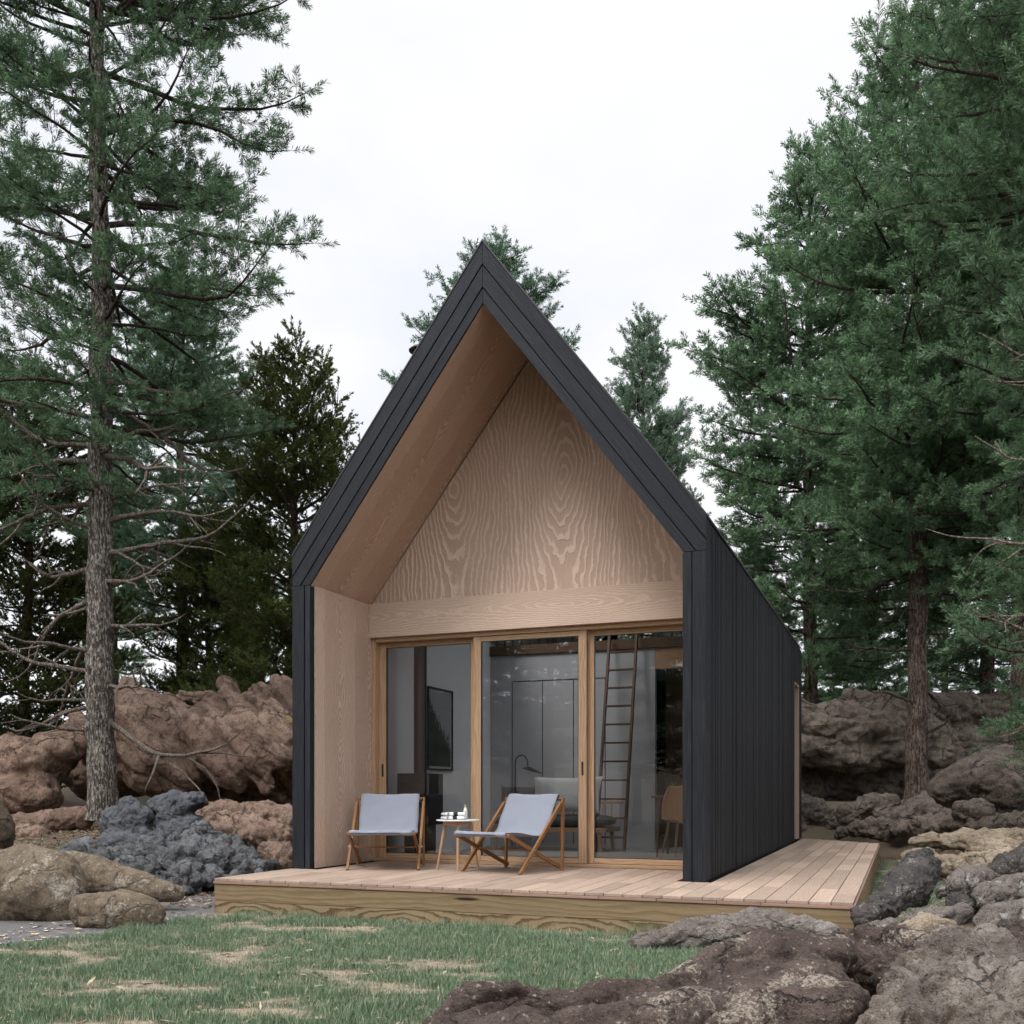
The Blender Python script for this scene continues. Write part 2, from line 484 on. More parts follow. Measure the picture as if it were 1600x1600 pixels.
def pattern_mat():
    m, nt, b = new_mat('black_and_white_print'); g = NT(nt)
    o = g.tc('Object')
    w = g.noise(g.mapping(o, (1, 1, 1.6)), 26, 2, .5, 1.5)
    k = g.math('GREATER_THAN', g.math('FRACT', g.math('MULTIPLY', w, 5.0)), .55)
    sp = g.n('ShaderNodeSeparateXYZ'); g.link(o, sp.inputs[0])
    left = g.math('LESS_THAN', sp.outputs[0], -.03)
    band = g.math('LESS_THAN', g.math('ABSOLUTE', g.math('ADD', g.math('SUBTRACT', sp.outputs[0], .035), g.math('MULTIPLY', w, .02))), .022)
    f = g.math('MAXIMUM', g.math('MULTIPLY', k, left), band)
    g.link(g.mix(f, (.78, .78, .76), (.015, .015, .017)), b.inputs['Base Color']); b.inputs['Roughness'].default_value = .9
    return m


M['print'] = pattern_mat()

# ------------------------------------------------------------------ the house
XL, XR, XM = -5.76, -1.57, -3.665
YF, YG, YB = 8.60, 9.83, 17.40
EAVE, APEX = 3.17, 5.94
PITCH = (APEX - EAVE) / (XM - XL)          # rise per metre
IL, IR = XM - 1.89, XM + 1.89
IE = 2.86
IA = IE + 1.89 * PITCH
cabin = empty('cabin', (XM, YF, 0), 'narrow steep-gabled cabin clad in charred black timber with a recessed larch porch', 'cabin')
OFF = (-XM, -YF, 0)


def cpart(mb, name, mat, parent=None, bevel=0.0, smooth=False):
    par = cabin if parent is None else parent
    o = mb.build(name, mat, par, bevel, smooth)
    if parent is None: o.location = OFF
    return o


def roof_x(z): return (z - EAVE) / PITCH   # distance in from the outside face


def clip(poly, fn):
    out = []
    for a, b in zip(poly, poly[1:] + poly[:1]):
        fa, fb = fn(a), fn(b)
        if fa >= 0: out.append(a)
        if (fa >= 0) != (fb >= 0):
            t = fa / (fa - fb); out.append((a[0] + t * (b[0] - a[0]), a[1] + t * (b[1] - a[1])))
    return out


LN = math.hypot(1, PITCH)
NRM = (PITCH / LN, -1 / LN)                # points inward (down-right) for the left slope


def slope_strip(d0, d1, zcut, side, inset=0.0):
    """strip of the gable parallel to the roof, between depths d0 and d1 below the roof surface"""
    u = (1 / LN, PITCH / LN); A = (XL, EAVE)
    p = lambda s, d: (A[0] + u[0] * s + NRM[0] * d, A[1] + u[1] * s + NRM[1] * d)
    poly = [p(-3, d0), p(6, d0), p(6, d1), p(-3, d1)]
    poly = clip(poly, lambda q: XM - inset - q[0]); poly = clip(poly, lambda q: q[1] - zcut); poly = clip(poly, lambda q: q[0] - XL)
    if side > 0: poly = [(2 * XM - x, z) for x, z in poly]
    return poly


sl = (1 / LN, 0, PITCH / LN)
SKY0, SKY1 = 10.2, 13.1      # unseen roof openings, added to bring daylight into the living room
# front boards
for side, nm in ((-1, 'l'), (1, 'r')):
    gr = (sl[0] * -side, 0, sl[2])
    for d0, d1, yy in ((.0, .122, .0), (.130, .250, .006), (.258, .342, .012)):
        mb = MB().xz(slope_strip(d0, d1, IE + .006, side, .0015), YF + yy, YF + .035, gr)
        cpart(mb, 'gable_board', M['charboard'], bevel=.002)
    mb = MB().xz(slope_strip(0, .341, IE + .006, side, .0), YF + .033, YF + .09, gr); cpart(mb, 'gable_backing', M['black_gap'])
    lo = lambda a, b: (XL + a, XL + b) if side < 0 else (XR - b, XR - a)
    x = lo(0, .138) if side < 0 else lo(0, .118); cpart(MB().box(x[0], x[1], YF, YF + .035, .004, IE), 'corner_board', M['charboard'], bevel=.002)
    x = lo(.147, .204) if side < 0 else lo(.126, .204); cpart(MB().box(x[0], x[1], YF + .006, YF + .035, .004, IE), 'corner_board', M['charboard'], bevel=.002)
    x = lo(.004, .203); cpart(MB().box(x[0], x[1], YF + .033, YF + .09, .004, IE - .003), 'corner_backing', M['black_gap'])

# side walls of narrow vertical charred slats
for side in (-1, 1):
    mb = MB(); rs = random.Random(3 + side)
    y = YF + .037
    if side > 0:
        mb.box(XR - .03, XR - .001, y, y + .16, .004, EAVE - .02, (0, 0, 1)); y += .165
    while y < YB - .01:
        w = rs.choice([.02, .03, .045, .06, .08]); y1 = min(y + w, YB)
        pr = rs.uniform(-.003, .003)
        if side > 0 and y1 > 16.25 and y < 16.95:
            mb.box(XR - .03, XR - .004 + pr, y, y1, 2.522, EAVE - .02, (0, 0, 1))
        elif side > 0: mb.box(XR - .03, XR - .004 + pr, y, y1, .004, EAVE - .02, (0, 0, 1))
        else: mb.box(XL + .004 - pr, XL + .03, y, y1, .004, EAVE - .02, (0, 0, 1))
        y = y1 + rs.choice([.002, .002, .003])
    cpart(mb, 'side_wall', M['char'])
    x = (XL + .032, IL - .004) if side < 0 else (IR + .004, XR - .032)
    mb = MB()
    if side < 0: mb.box(x[0], x[1], YF + .092, YB - .002, -.25, EAVE - .25)
    else:
        mb.box(x[0], x[1], YF + .092, 16.23, -.25, EAVE - .25); mb.box(x[0], x[1], 16.232, 16.99, 2.53, EAVE - .25); mb.box(x[0], x[1], 16.992, YB - .002, -.25, EAVE - .25)
    cpart(mb, 'wall_core', M['black_gap'])

# roof slopes: slab from the ridge to the eave
for side in (-1, 1):
    poly = slope_strip(.002, .30, IE + .03, side, .002); poly = clip(poly, (lambda q: q[0] - XL - .034) if side < 0 else (lambda q: XR - .034 - q[0]))
    mb = MB().xz(poly, YF + .092, SKY0, (0, 1, 0)).xz(poly, SKY1, YB - .001, (0, 1, 0))
    xa = (lambda q: (q[0] - XL if side < 0 else XR - q[0]))
    mb.xz(clip(poly, lambda q: .45 - xa(q)), SKY0 + .001, SKY1 - .001, (0, 1, 0)); mb.xz(clip(poly, lambda q: xa(q) - 1.85), SKY0 + .001, SKY1 - .001, (0, 1, 0))
    roof = cpart(mb, 'roof', M['roofing'])
    mb = MB(); A0, A1 = (.44, EAVE + .44 * PITCH + .03), (1.86, EAVE + 1.86 * PITCH + .03)
    P4 = [((XL + A0[0]) if side < 0 else XR - A0[0], SKY0 - .01, A0[1]), ((XL + A0[0]) if side < 0 else XR - A0[0], SKY1 + .01, A0[1]), ((XL + A1[0]) if side < 0 else XR - A1[0], SKY1 + .01, A1[1]), ((XL + A1[0]) if side < 0 else XR - A1[0], SKY0 - .01, A1[1])]
    mb.v = P4; mb._face([0, 1, 2, 3], (0, 1, 0), (0, 0), .5); cpart(mb, 'added_skylight', M['glass'], roof)  # added pane, only there to let daylight into the room
    A = (XL - .006, EAVE - .012); B = (XM, APEX + .006)
    pl = [A, B, (B[0], B[1] + .02), (A[0] - .004, A[1] + .018)]
    if side > 0: pl = [(2 * XM - x, z) for x, z in pl]
    mb = MB().xz(pl, YF - .006, SKY0 - .02, (0, 1, 0)).xz(pl, SKY1 + .02, YB + .01, (0, 1, 0))
    xa = (lambda q: (q[0] - XL if side < 0 else XR - q[0]))
    mb.xz(clip(pl, lambda q: .43 - xa(q)), SKY0 - .019, SKY1 + .019, (0, 1, 0)); mb.xz(clip(pl, lambda q: xa(q) - 1.87), SKY0 - .019, SKY1 + .019, (0, 1, 0))
    cpart(mb, 'roof_covering', M['roofing'])

# back wall with a loft window in its gable
bw = [(IL, .004), (IR, .004), (IR, 3.0), (IL, 3.0)]
cpart(MB().xz(bw, YB - .12, YB - .003), 'back_wall', M['char'])
mb = MB()
WX0, WX1, WZ0, WZ1 = -4.75, -3.05, 3.08, 4.10
for poly in ([(IL, 3.002), (WX0, 3.002), (WX0, 3.84), (IL + .1, 3.0)], [(WX1, 3.002), (IR, 3.002), (WX1, 3.84)], [(WX0, 4.1), (WX1, 4.1), (XM, 5.3)]):
    mb.xz(poly, YB - .12, YB - .003)
cpart(mb, 'back_gable', M['char'])

# porch lining
cpart(MB().box(IL - .003, IL + .012, YF + .092, YG + .1, .004, IE + .01, (0, 0, 1), (0, 0)), 'porch_side_panel', M['porch_side'])
cpart(MB().box(IR - .012, IR + .003, YF + .092, YG + .1, .004, IE + .01, (0, 0, 1), (0, 0)), 'porch_side_panel', M['porch_side'])
for side in (-1, 1):
    poly = slope_strip(.304, .342, IE + .001, side, .001)
    cpart(MB().xz(poly, YF + .036, YG + .1, (sl[0] * -side, 0, sl[2]), (0, 0)), 'porch_ceiling', M['porch_top'])
gp = [(IL + .014, IE + .02), (IR - .014, IE + .02), (XM, IA - .03)]
cpart(MB().xz(gp, YG + .012, YG + .09, (0, 0, 1), (0, 0)), 'gable_panel', M['gable'])
cpart(MB().box(IL + .014, IR - .014, YG - .055, YG + .12, 2.497, IE + .015, (1, 0, 0)), 'lintel', M['beam'], bevel=.003)

# glazing
D0, D1 = IL + .014, IR - .014
mb = MB()
mb.box(D0, D0 + .05, YG + .002, YG + .17, .005, 2.495); mb.box(D1 - .05, D1, YG + .002, YG + .17, .005, 2.495)
mb.box(D0 + .052, D1 - .052, YG + .003, YG + .17, 2.452, 2.494); mb.box(D0 + .052, D1 - .052, YG - .02, YG + .17, .002, .034)
cpart(mb, 'door_frame', M['door'], bevel=.003)
PW = (D1 - D0 - .1) / 3
for k in range(3):
    x0 = D0 + .052 + k * PW - (.03 if k == 1 else 0); x1 = D0 + .048 + (k + 1) * PW + (.03 if k == 1 else 0)
    y0 = YG + (.02 if k == 1 else .085); y1 = y0 + .05
    sw, rl = .088, .055
    mb = MB()
    mb.box(x0, x0 + sw, y0, y1, .036, 2.45); mb.box(x1 - sw, x1, y0, y1, .036, 2.45)
    mb.box(x0 + sw + .001, x1 - sw - .001, y0 + .002, y1, 2.45 - rl, 2.449); mb.box(x0 + sw + .001, x1 - sw - .001, y0 + .002, y1, .037, .037 + rl)
    dr = cpart(mb, 'sliding_door', M['door'], bevel=.003)
    gk = MB(); e = .006
    X0, X1, Z0, Z1 = x0 + sw, x1 - sw, .037 + rl, 2.45 - rl
    gk.box(X0, X0 + e, y0 + .004, y0 + .02, Z0, Z1); gk.box(X1 - e, X1, y0 + .004, y0 + .02, Z0, Z1); gk.box(X0 + e, X1 - e, y0 + .004, y0 + .02, Z1 - e, Z1); gk.box(X0 + e, X1 - e, y0 + .004, y0 + .02, Z0, Z0 + e)
    cpart(gk, 'gasket', M['black'], dr)
    pn = MB(); pn.v = [(X0, y0 + .02, Z0), (X1, y0 + .02, Z0), (X1, y0 + .02, Z1), (X0, y0 + .02, Z1)]; pn._face([0, 1, 2, 3], (0, 0, 1), (0, 0), .5)
    cpart(pn, 'glass', M['glass'], dr)
    if k < 2:
        hx = (x0 + sw * .5) if k == 0 else (x1 - sw * .5)
        h = MB(); ring = []
        for i in range(20):
            a = 2 * PI * i / 20
            ring.append((hx + .011 * math.cos(a), 1.02 + (.062 if math.sin(a) > 0 else -.062) + .011 * math.sin(a)))
        h.xz(ring, y0 - .003, y0 + .004)
        cpart(h, 'handle', M['black'], dr)

# the wooden jamb of the side door near the back corner
mb = MB(); mb.box(XR - .19, XR - .002, 16.955, 16.985, .004, 2.49); mb.box(XR - .19, XR - .002, 16.236, 16.262, .004, 2.49); mb.box(XR - .19, XR - .002, 16.236, 16.985, 2.492, 2.52)
sd = cpart(mb, 'side_door_frame', M['jamb'], bevel=.002)
cpart(MB().box(XR - .17, XR - .13, 16.264, 16.953, .01, 2.488), 'side_door', M['char'], sd)

# interior shell
cpart(MB().box(IL + .005, IR - .005, YG + .172, YB - .13, -.06, .0), 'floor', M['floor_in'])
cpart(MB().box(IL + .001, IL + .012, YG + .175, YB - .125, .001, IE + .1), 'interior_wall', M['plaster'])
cpart(MB().box(IR - .012, IR - .001, YG + .175, YB - .125, .001, IE + .1), 'interior_wall', M['plaster'])
for side in (-1, 1):
    poly = slope_strip(.304, .342, IE + .102, side, .001)
    xa = (lambda q: (q[0] - XL if side < 0 else XR - q[0]))
    mb = MB().xz(poly, YG + .105, SKY0, (0, 1, 0)).xz(poly, SKY1, YB - .125, (0, 1, 0))
    mb.xz(clip(poly, lambda q: .55 - xa(q)), SKY0 + .001, SKY1 - .001, (0, 1, 0)); mb.xz(clip(poly, lambda q: xa(q) - 1.88), SKY0 + .001, SKY1 - .001, (0, 1, 0))
    cpart(mb, 'interior_ceiling', M['plaster'])
YP = 13.30
pw = MB()
pw.box(IL + .014, -3.12, YP, YP + .1, .001, 2.735)
part = cpart(pw, 'partition_wall', M['panelgrey'])
ln = MB()
for x in (-5.20, -4.74, -4.28, -3.82): ln.box(x - .005, x + .005, YP - .004, YP - .0005, .05, 2.35)
ln.box(-5.20, -3.82, YP - .0045, YP - .001, 2.352, 2.362)
cpart(ln, 'door_joint', M['black'], part)
cpart(MB().box(-3.118, IR - .014, 13.95, 14.05, .001, 2.735), 'kitchen_wall', M['walnut'])
cpart(MB().box(-3.118, IR - .014, YP + .002, YP + .14, 2.45, 2.734), 'kitchen_beam', M['oak'])
cpart(MB().box(IL + .014, IR - .014, YP - .03, YB - .13, 2.737, 2.87, (1, 0, 0)), 'loft_floor', M['ladder'])
rl = MB()
for i in range(28):
    x = IL + .1 + i * .128
    if -3.75 < x < -3.2: continue
    rl.rod((x, YP + .03, 2.872), (x, YP + .03, 3.72), .011, n=8)
rl.box(IL + .03, -3.75, YP + .01, YP + .05, 3.722, 3.76); rl.box(-3.2, IR - .03, YP + .01, YP + .05, 3.722, 3.76)
cpart(rl, 'loft_railing', M['black'])

# stove flue through the roof, with its cowl
SX, SY = -5.20, 10.37
fl = MB().rod((SX, SY, 3.0), (SX, SY, 5.86), .075, n=20); flue = cpart(fl, 'chimney_flue', M['black'], smooth=False)
cpart(MB().lathe([(.015, 0), (.13, .0), (.135, .012), (.09, .05), (.02, .085)], (SX, SY, 5.885), 24), 'chimney_cowl', M['black'], flue)

# ------------------------------------------------------------------ deck
DX0, DX1, DY0 = -5.77, -.313, 7.38
deck = empty('deck', (XM, DY0, -.3), 'low timber deck of pinkish larch planks wrapping the front and right side of the cabin', 'deck')
def dpart(mb, name, mat, bevel=0.0):
    o = mb.build(name, mat, deck, bevel); o.location = (-XM, -DY0, .3); return o
pk = MB(); W = .1505; rs = random.Random(5)
nx = int(round((DX1 - DX0) / W)); W = (DX1 - DX0) / nx
back = lambda x: 15.98 + (DX1 - x) / (DX1 - XR) * 1.35
for i in range(nx):
    x0 = DX0 + i * W + .002; x1 = x0 + W - .0065
    yend = (YG - .021) if x0 < XR - .01 else back((x0 + x1) / 2)
    if x0 < XR - .01 and x1 > XR: yend = YG - .021
    if x1 > XR - .21 and x0 < XR + .0 : yend = YF - .002
    if x0 < XL + .205: yend = YF - .002
    y = DY0; first = True
    while y < yend - .05:
        L = rs.uniform(.4, 1.3) if first else rs.uniform(.6, 1.35); first = False
        y1 = min(y + L, yend)
        if yend - y1 < .3: y1 = yend
        pk.box(x0, x1, y, y1 - .003, -.024 + rs.uniform(0, .001), rs.uniform(-.0012, .0012), (0, 1, 0)); y = y1
dpart(pk, 'decking', M['deck'], .0022)
tr = MB(); x = DX0 - .008
while x < DX1 - .1:
    x1 = min(x + rs.choice([.32, .45, .62, .8]), DX1 + .008)
    if DX1 - x1 < .2: x1 = DX1 + .008
    tr.box(x, x1 - .004, DY0 - .006, DY0 + .03, -.047, -.0255); x = x1
tr.box(DX1 - .028, DX1 + .008, DY0 + .032, 15.9, -.047, -.0255); tr.box(DX0 - .008, DX0 + .028, DY0 + .032, YF, -.047, -.0255)
dpart(tr, 'edge_trim', M['decktrim'], .002)
fb = MB()
fb.box(DX0, DX1, DY0 + .004, DY0 + .04, -.198, -.048); fb.box(DX1 - .036, DX1 - .001, DY0 + .041, 15.9, -.198, -.048); fb.box(DX0 + .001, DX0 + .036, DY0 + .041, YF + .2, -.198, -.048)
dpart(fb, 'upper_fascia', M['fascia'], .002)
fb = MB()
fb.box(DX0 + .001, DX1 - .001, DY0 + .007, DY0 + .04, -.42, -.2, (1, 0, 0), (0, 0)); fb.box(DX1 - .036, DX1 - .003, DY0 + .041, 15.9, -.42, -.2); fb.box(DX0 + .003, DX0 + .036, DY0 + .041, YF + .2, -.42, -.2)
dpart(fb, 'lower_fascia', M['fascia_low'], .002)
jo = MB()
for y in np.arange(7.6, 15.8, .5):
    jo.box(XR + .02 if y > 8.5 else DX0 + .05, DX1 - .05, y, y + .045, -.18, -.03)
dpart(jo, 'joist', M['black_gap'])

# ------------------------------------------------------------------ porch furniture
def sheet(prof, half, thick, nx=10, seed=0, round_=.012):
    """cloth swept along x over a y-z profile, with thickness and a soft edge"""
    prof = [Vector((0, a, b)) for a, b in prof]
    # resample
    pts = []
    for i in range(len(prof) - 1):
        p0 = prof[max(i - 1, 0)]; p1 = prof[i]; p2 = prof[i + 1]; p3 = prof[min(i + 2, len(prof) - 1)]
        for k in range(6):
            t = k / 6
            pts.append(.5 * ((2 * p1) + (-p0 + p2) * t + (2 * p0 - 5 * p1 + 4 * p2 - p3) * t * t + (-p0 + 3 * p1 - 3 * p2 + p3) * t ** 3))
    pts.append(prof[-1])
    mb = MB(); n = len(pts); rr = random.Random(seed)
    ph = [rr.uniform(0, 6) for _ in range(4)]
    def grid(off):
        out = []
        for j, p in enumerate(pts):
            tg = (pts[min(j + 1, n - 1)] - pts[max(j - 1, 0)]).normalized(); nr = Vector((0, -tg.z, tg.y))
            for i in range(nx + 1):
                u = i / nx * 2 - 1
                sag = -.010 * (1 - u * u) + .0025 * math.sin(5 * u + ph[0] + j * .35) + .0015 * math.sin(11 * u + ph[1] - j * .6)
                x = u * half * (1 + .006 * math.sin(j * .7 + ph[2]))
                e = off * (1 - max(0, abs(u) - .93) / .07 * .6)
                q = p + nr * (sag + e); out.append((x, q.y, q.z))
        return out
    A, B = grid(thick / 2), grid(-thick / 2)
    mb.v = A + B; K = len(A); w = nx + 1
    s = [0.0]
    for j in range(1, n): s.append(s[-1] + (pts[j] - pts[j - 1]).length)
    def q(idx, uvs): mb.f.append(idx); mb.uv.extend(uvs); mb.rnd.append(.5)
    for j in range(n - 1):
        for i in range(nx):
            a = j * w + i; uvs = [(i / nx * half * 2, s[j]), ((i + 1) / nx * half * 2, s[j]), ((i + 1) / nx * half * 2, s[j + 1]), (i / nx * half * 2, s[j + 1])]
            q([a, a + 1, a + w + 1, a + w], uvs); q([K + a, K + a + w, K + a + w + 1, K + a + 1], uvs)
        for i in (0, nx):
            a = j * w + i; q([a, a + w, K + a + w, K + a] if i == 0 else [a + w, a, K + a, K + a + w], [(0, s[j]), (0, s[j + 1]), (.01, s[j + 1]), (.01, s[j])])
    for j in (0, n - 1):
        for i in range(nx):
            a = j * w + i; q([a, K + a, K + a + 1, a + 1] if j == 0 else [a + 1, K + a + 1, K + a, a], [(0, 0), (.01, 0), (.01, .01), (0, .01)])
    return mb


def sling_chair(label, x, y, rz):
    t = empty('sling_chair', (x, y, .002), label, 'chair', 'folding sling chairs on the porch', rz)
    H = .352
    for s in (-1, 1):
        MB().bar((s * H, -.36, .0), (s * H, .318, .665), .026, .036).build('long_leg', M['teak'], t, .003)
        MB().bar((s * (H - .03), -.505, .372), (s * (H - .03), .335, .03), .026, .036).build('seat_rail', M['teak'], t, .003)
        MB().bar((s * (H - .0), .335, .0), (s * (H - .0), .352, .72), .024, .034).build('back_post', M['teak'], t, .003)
        MB().rod((s * (H - .05), -.139, .222), (s * (H + .022), -.139, .222), .009, n=10).build('bolt', M['steel'], t)
    MB().rod((-H + .02, .352, .705), (H - .02, .352, .705), .012, n=10).build('top_rail', M['teak'], t)
    MB().rod((-H + .02, -.50, .372), (H - .02, -.50, .372), .012, n=10).build('front_rail', M['teak'], t)
    MB().rod((-H + .04, -.139, .215), (H - .04, -.139, .215), .008, n=10).build('stretcher', M['teak'], t)
    sl_ = sheet([(-.485, .350), (-.52, .362), (-.525, .386), (-.49, .397), (-.3, .385), (-.1, .362), (.04, .352), (.115, .385), (.17, .47), (.25, .61), (.315, .725), (.345, .752), (.372, .735), (.378, .69)], H - .045, .016, 14, 1).build('sling', M['sling'], t, smooth=True)
    MB().box(-H + .05, H - .05, -.531, -.524, .369, .376, (1, 0, 0)).build('piping', M['sling_edge'], sl_, .002)
    return t


sling_chair('folding teak sling chair with grey seat facing straight out, beside the porch side wall', -4.925, 9.06, R_(22))
sling_chair('folding teak sling chair with grey seat turned aside, in front of the middle glass door', -3.56, 9.13, R_(-16))

TX, TY = -4.135, 9.08
tb = empty('side_table', (TX, TY, .002), 'small round white-topped stool table between the two sling chairs', 'table')
MB().lathe([(.19, .484), (.212, .486), (.216, .492), (.216, .496), (.212, .499), (.05, .4995)], n=40).build('tabletop', M['white'], tb)
MB().lathe([(.13, .44), (.135, .441), (.135, .4835), (.13, .4838)], n=30).build('apron', M['oak'], tb)
for a in (25, 115, 205, 295):
    c, s_ = math.cos(R_(a)), math.sin(R_(a))
    MB().rod((c * .125, s_ * .125, .47), (c * .205, s_ * .205, 0), .018, .012, 12).build('leg', M['oak'], tb)


def pillow_box(w, d, h, r=.45, n=12):
    """soft-edged slab (folded cloth)"""
    mb = MB(); m = 10
    pr = []
    k = len(mb.v)
    rows = []
    for j in range(m + 1):
        b = -PI / 2 + PI * j / m; cz = math.copysign(abs(math.sin(b)) ** .7, math.sin(b)) * h / 2; cr = abs(math.cos(b)) ** .35
        row = []
        for i in range(n * 4):
            a = 2 * PI * i / (n * 4); ca, sa = math.cos(a), math.sin(a)
            e = .22
            row.append((math.copysign(abs(ca) ** e, ca) * w / 2 * (.9 + .1 * cr) * max(cr, .02), math.copysign(abs(sa) ** e, sa) * d / 2 * (.9 + .1 * cr) * max(cr, .02), cz))
        rows.append(row)
    N = n * 4
    for row in rows: mb.v += row
    for j in range(m):
        for i in range(N):
            mb._face([j * N + i, j * N + (i + 1) % N, (j + 1) * N + (i + 1) % N, (j + 1) * N + i], (0, 1, 0), (0, 0), .5)
    return mb


for k, lab in enumerate(('folded black and white printed towel lying flat on the white tabletop, under its twin', 'folded black and white printed towel on top of the stack on the small table')):
    o = pillow_box(.245, .16, .036).build('folded_towel', M['print'], smooth=True, loc=(TX - .03, TY - .03, .5035 + .018 + k * .036)); o.rotation_euler = (0, 0, R_(14 + 5 * k))
    tag(o, lab, 'towel', 'printed towels on the side table')
gm, nt_, b_ = new_mat('frosted_glass'); b_.inputs['Base Color'].default_value = (.62, .62, .60, 1); b_.inputs['Roughness'].default_value = .25
g_ = NT(nt_); g_.link(g_.mix(g_.noise(g_.tc('Object'), 30, 2), (.55, .55, .53), (.68, .68, .66)), b_.inputs['Base Color'])
bt = empty('bottle', (TX + .03, TY + .12, .5025), 'slim pale glass bottle with a wooden stopper behind the printed towels', 'bottle')
MB().lathe([(.015, 0), (.021, .003), (.021, .09), (.014, .105), (.013, .118), (.011, .12)], n=20).build('bottle_body', gm, bt, smooth=False)
MB().lathe([(.011, .1205), (.0125, .122), (.0125, .142), (.009, .145)], n=16).build('stopper', M['oak'], bt)

# ------------------------------------------------------------------ inside the room
st = empty('wood_stove', (SX, SY, .001), 'black box wood stove with a tall straight flue behind the left glass door', 'stove')
MB().box(-.2, .2, -.2, .2, .40, .99).build('firebox', M['black'], st, .008)
MB().box(-.13, .13, -.15, .15, .0, .399).build('pedestal', M['black'], st, .004)
MB().box(-.15, .15, -.206, -.201, .5, .88).build('stove_door', plain_mat('stove_glass', (.02, .02, .02), .1), st)
MB().rod((0, 0, .991), (0, 0, 3.2), .075, n=20).build('flue', M['black'], st)

pc = empty('picture', (IL + .014, 11.6, 1.58), 'tall black-framed print of a dark pine on the light wall behind the stove', 'picture')
fr = MB()
a, b2 = .365, .525
fr.box(0, .025, -a, -a + .02, -b2, b2); fr.box(0, .025, a - .02, a, -b2, b2); fr.box(0, .025, -a + .02, a - .02, b2 - .02, b2); fr.box(0, .025, -a + .02, a - .02, -b2, -b2 + .02)
fr.build('frame', M['black'], pc)
MB().box(.001, .008, -a + .021, a - .021, -b2 + .021, b2 - .021).build('mount', M['paper'], pc)
pm, nt_, b_ = new_mat('pine_print'); g_ = NT(nt_)
o_ = g_.tc('Object'); sp_ = g_.n('ShaderNodeSeparateXYZ'); g_.link(o_, sp_.inputs[0])
nz = g_.noise(g_.mapping(o_, (1, 9, 3)), 2.5, 5, .7)
hh = g_.math('ADD', g_.math('ADD', sp_.outputs[2], g_.math('MULTIPLY', sp_.outputs[1], .9)), g_.math('MULTIPLY', g_.math('SUBTRACT', nz, .5), .7))
g_.link(g_.mix(g_.step(hh, .02, .10), (.02, .025, .018), (.33, .33, .34)), b_.inputs['Base Color'])
MB().box(.009, .011, -a + .05, a - .05, -b2 + .05, b2 - .05).build('print', pm, pc)

sf = empty('daybed', (-4.40, 12.70, .001), 'low wooden daybed with spindle back and grey cushions behind the chairs', 'daybed')
mb = MB(); mb.box(-.78, .86, -.36, .38, .25, .31); mb.build('seat_frame', M['oak'], sf, .006)
for x, y in ((-.7, -.3), (.78, -.3), (-.7, .32), (.78, .32)):
    MB().rod((x, y, 0), (x * .96, y * .95, .25), .02, .03, 12).build('leg', M['oak'], sf)
pillow_box(1.6, .72, .16).build('mattress', M['cushion_dark'], sf, smooth=True).location = (.04, 0, .392)
mb = MB()
for i in range(14): mb.rod((-.75 + i * .123, .36, .31), (-.75 + i * .123, .42, .62), .009, n=8)
mb.bar((-.8, .42, .63), (.88, .42, .63), .04, .035, (0, 1, 0)); mb.build('spindle_back', M['oak'], sf)


def cushion(w, h, d):
    n = 16; mb = MB()
    for sgn in (1, -1):
        for j in range(n + 1):
            for i in range(n + 1):
                u, v = i / n * 2 - 1, j / n * 2 - 1
                t = ((1 - u ** 4) * (1 - v ** 4)) ** .45
                px = u * w / 2 * (1 - .07 * (1 - v * v)); pz = v * h / 2 * (1 - .10 * (1 - u * u))
                mb.v.append((px, sgn * d / 2 * t, pz))
    K = (n + 1) ** 2
    for j in range(n):
        for i in range(n):
            a = j * (n + 1) + i
            mb._face([a, a + 1, a + n + 2, a + n + 1], (0, 0, 1), (0, 0), .5); mb._face([K + a, K + a + n + 1, K + a + n + 2, K + a + 1], (0, 0, 1), (0, 0), .5)
    return mb


for (x, y, z, w, h, rx, rz, mm, lab) in ((-4.12, 12.50, .74, .98, .50, -14, -4, 'cushion', 'long pale grey lumbar cushion on the daybed behind the turned sling chair'),
                                         (-4.86, 12.70, .66, .55, .42, -18, 8, 'cushion_dark', 'square charcoal cushion leaning on the daybed next to the stove')):
    o = cushion(w, h, .16).build('cushion', M[mm], smooth=True, loc=(x, y, z)); o.rotation_euler = (R_(rx), 0, R_(rz)); tag(o, lab, 'cushion', 'cushions on the daybed')

lp = empty('arc_lamp', tuple(at(805, 1237, 13.2) * np.array([1, 1, 0]) + np.array([0, 0, .001])), 'thin black arc lamp with a leaf-shaped shade in front of the grey partition', 'lamp')
mb = MB(); prev = (0, 0, .02); pts = [(0, 0, 1.16)]
for i in range(1, 13):
    a_ = PI - PI * i / 12; pts.append((.088 + .088 * math.cos(a_), 0, 1.16 + .10 * math.sin(a_)))
pts.append((.18, 0, 1.10))
for p in pts: mb.rod(prev, p, .0075, n=8); prev = p
mb.build('stem', M['black'], lp)
MB().lathe([(.01, 0), (.15, .0), (.15, .012), (.02, .02)], n=24).build('base', M['black'], lp)
sh = MB(); n = 18
top = []; bot = []
for i in range(n):
    a_ = 2 * PI * i / n; x_ = .215 + .16 * math.cos(a_); y_ = .11 * math.sin(a_)
    bot.append((x_ + .035, y_, 1.065 - .28 * (x_ - .20) - .012)); top.append((.19 + .02 * math.cos(a_), .015 * math.sin(a_), 1.108))
sh.solid(bot, top); sh.build('shade', M['black'], lp)

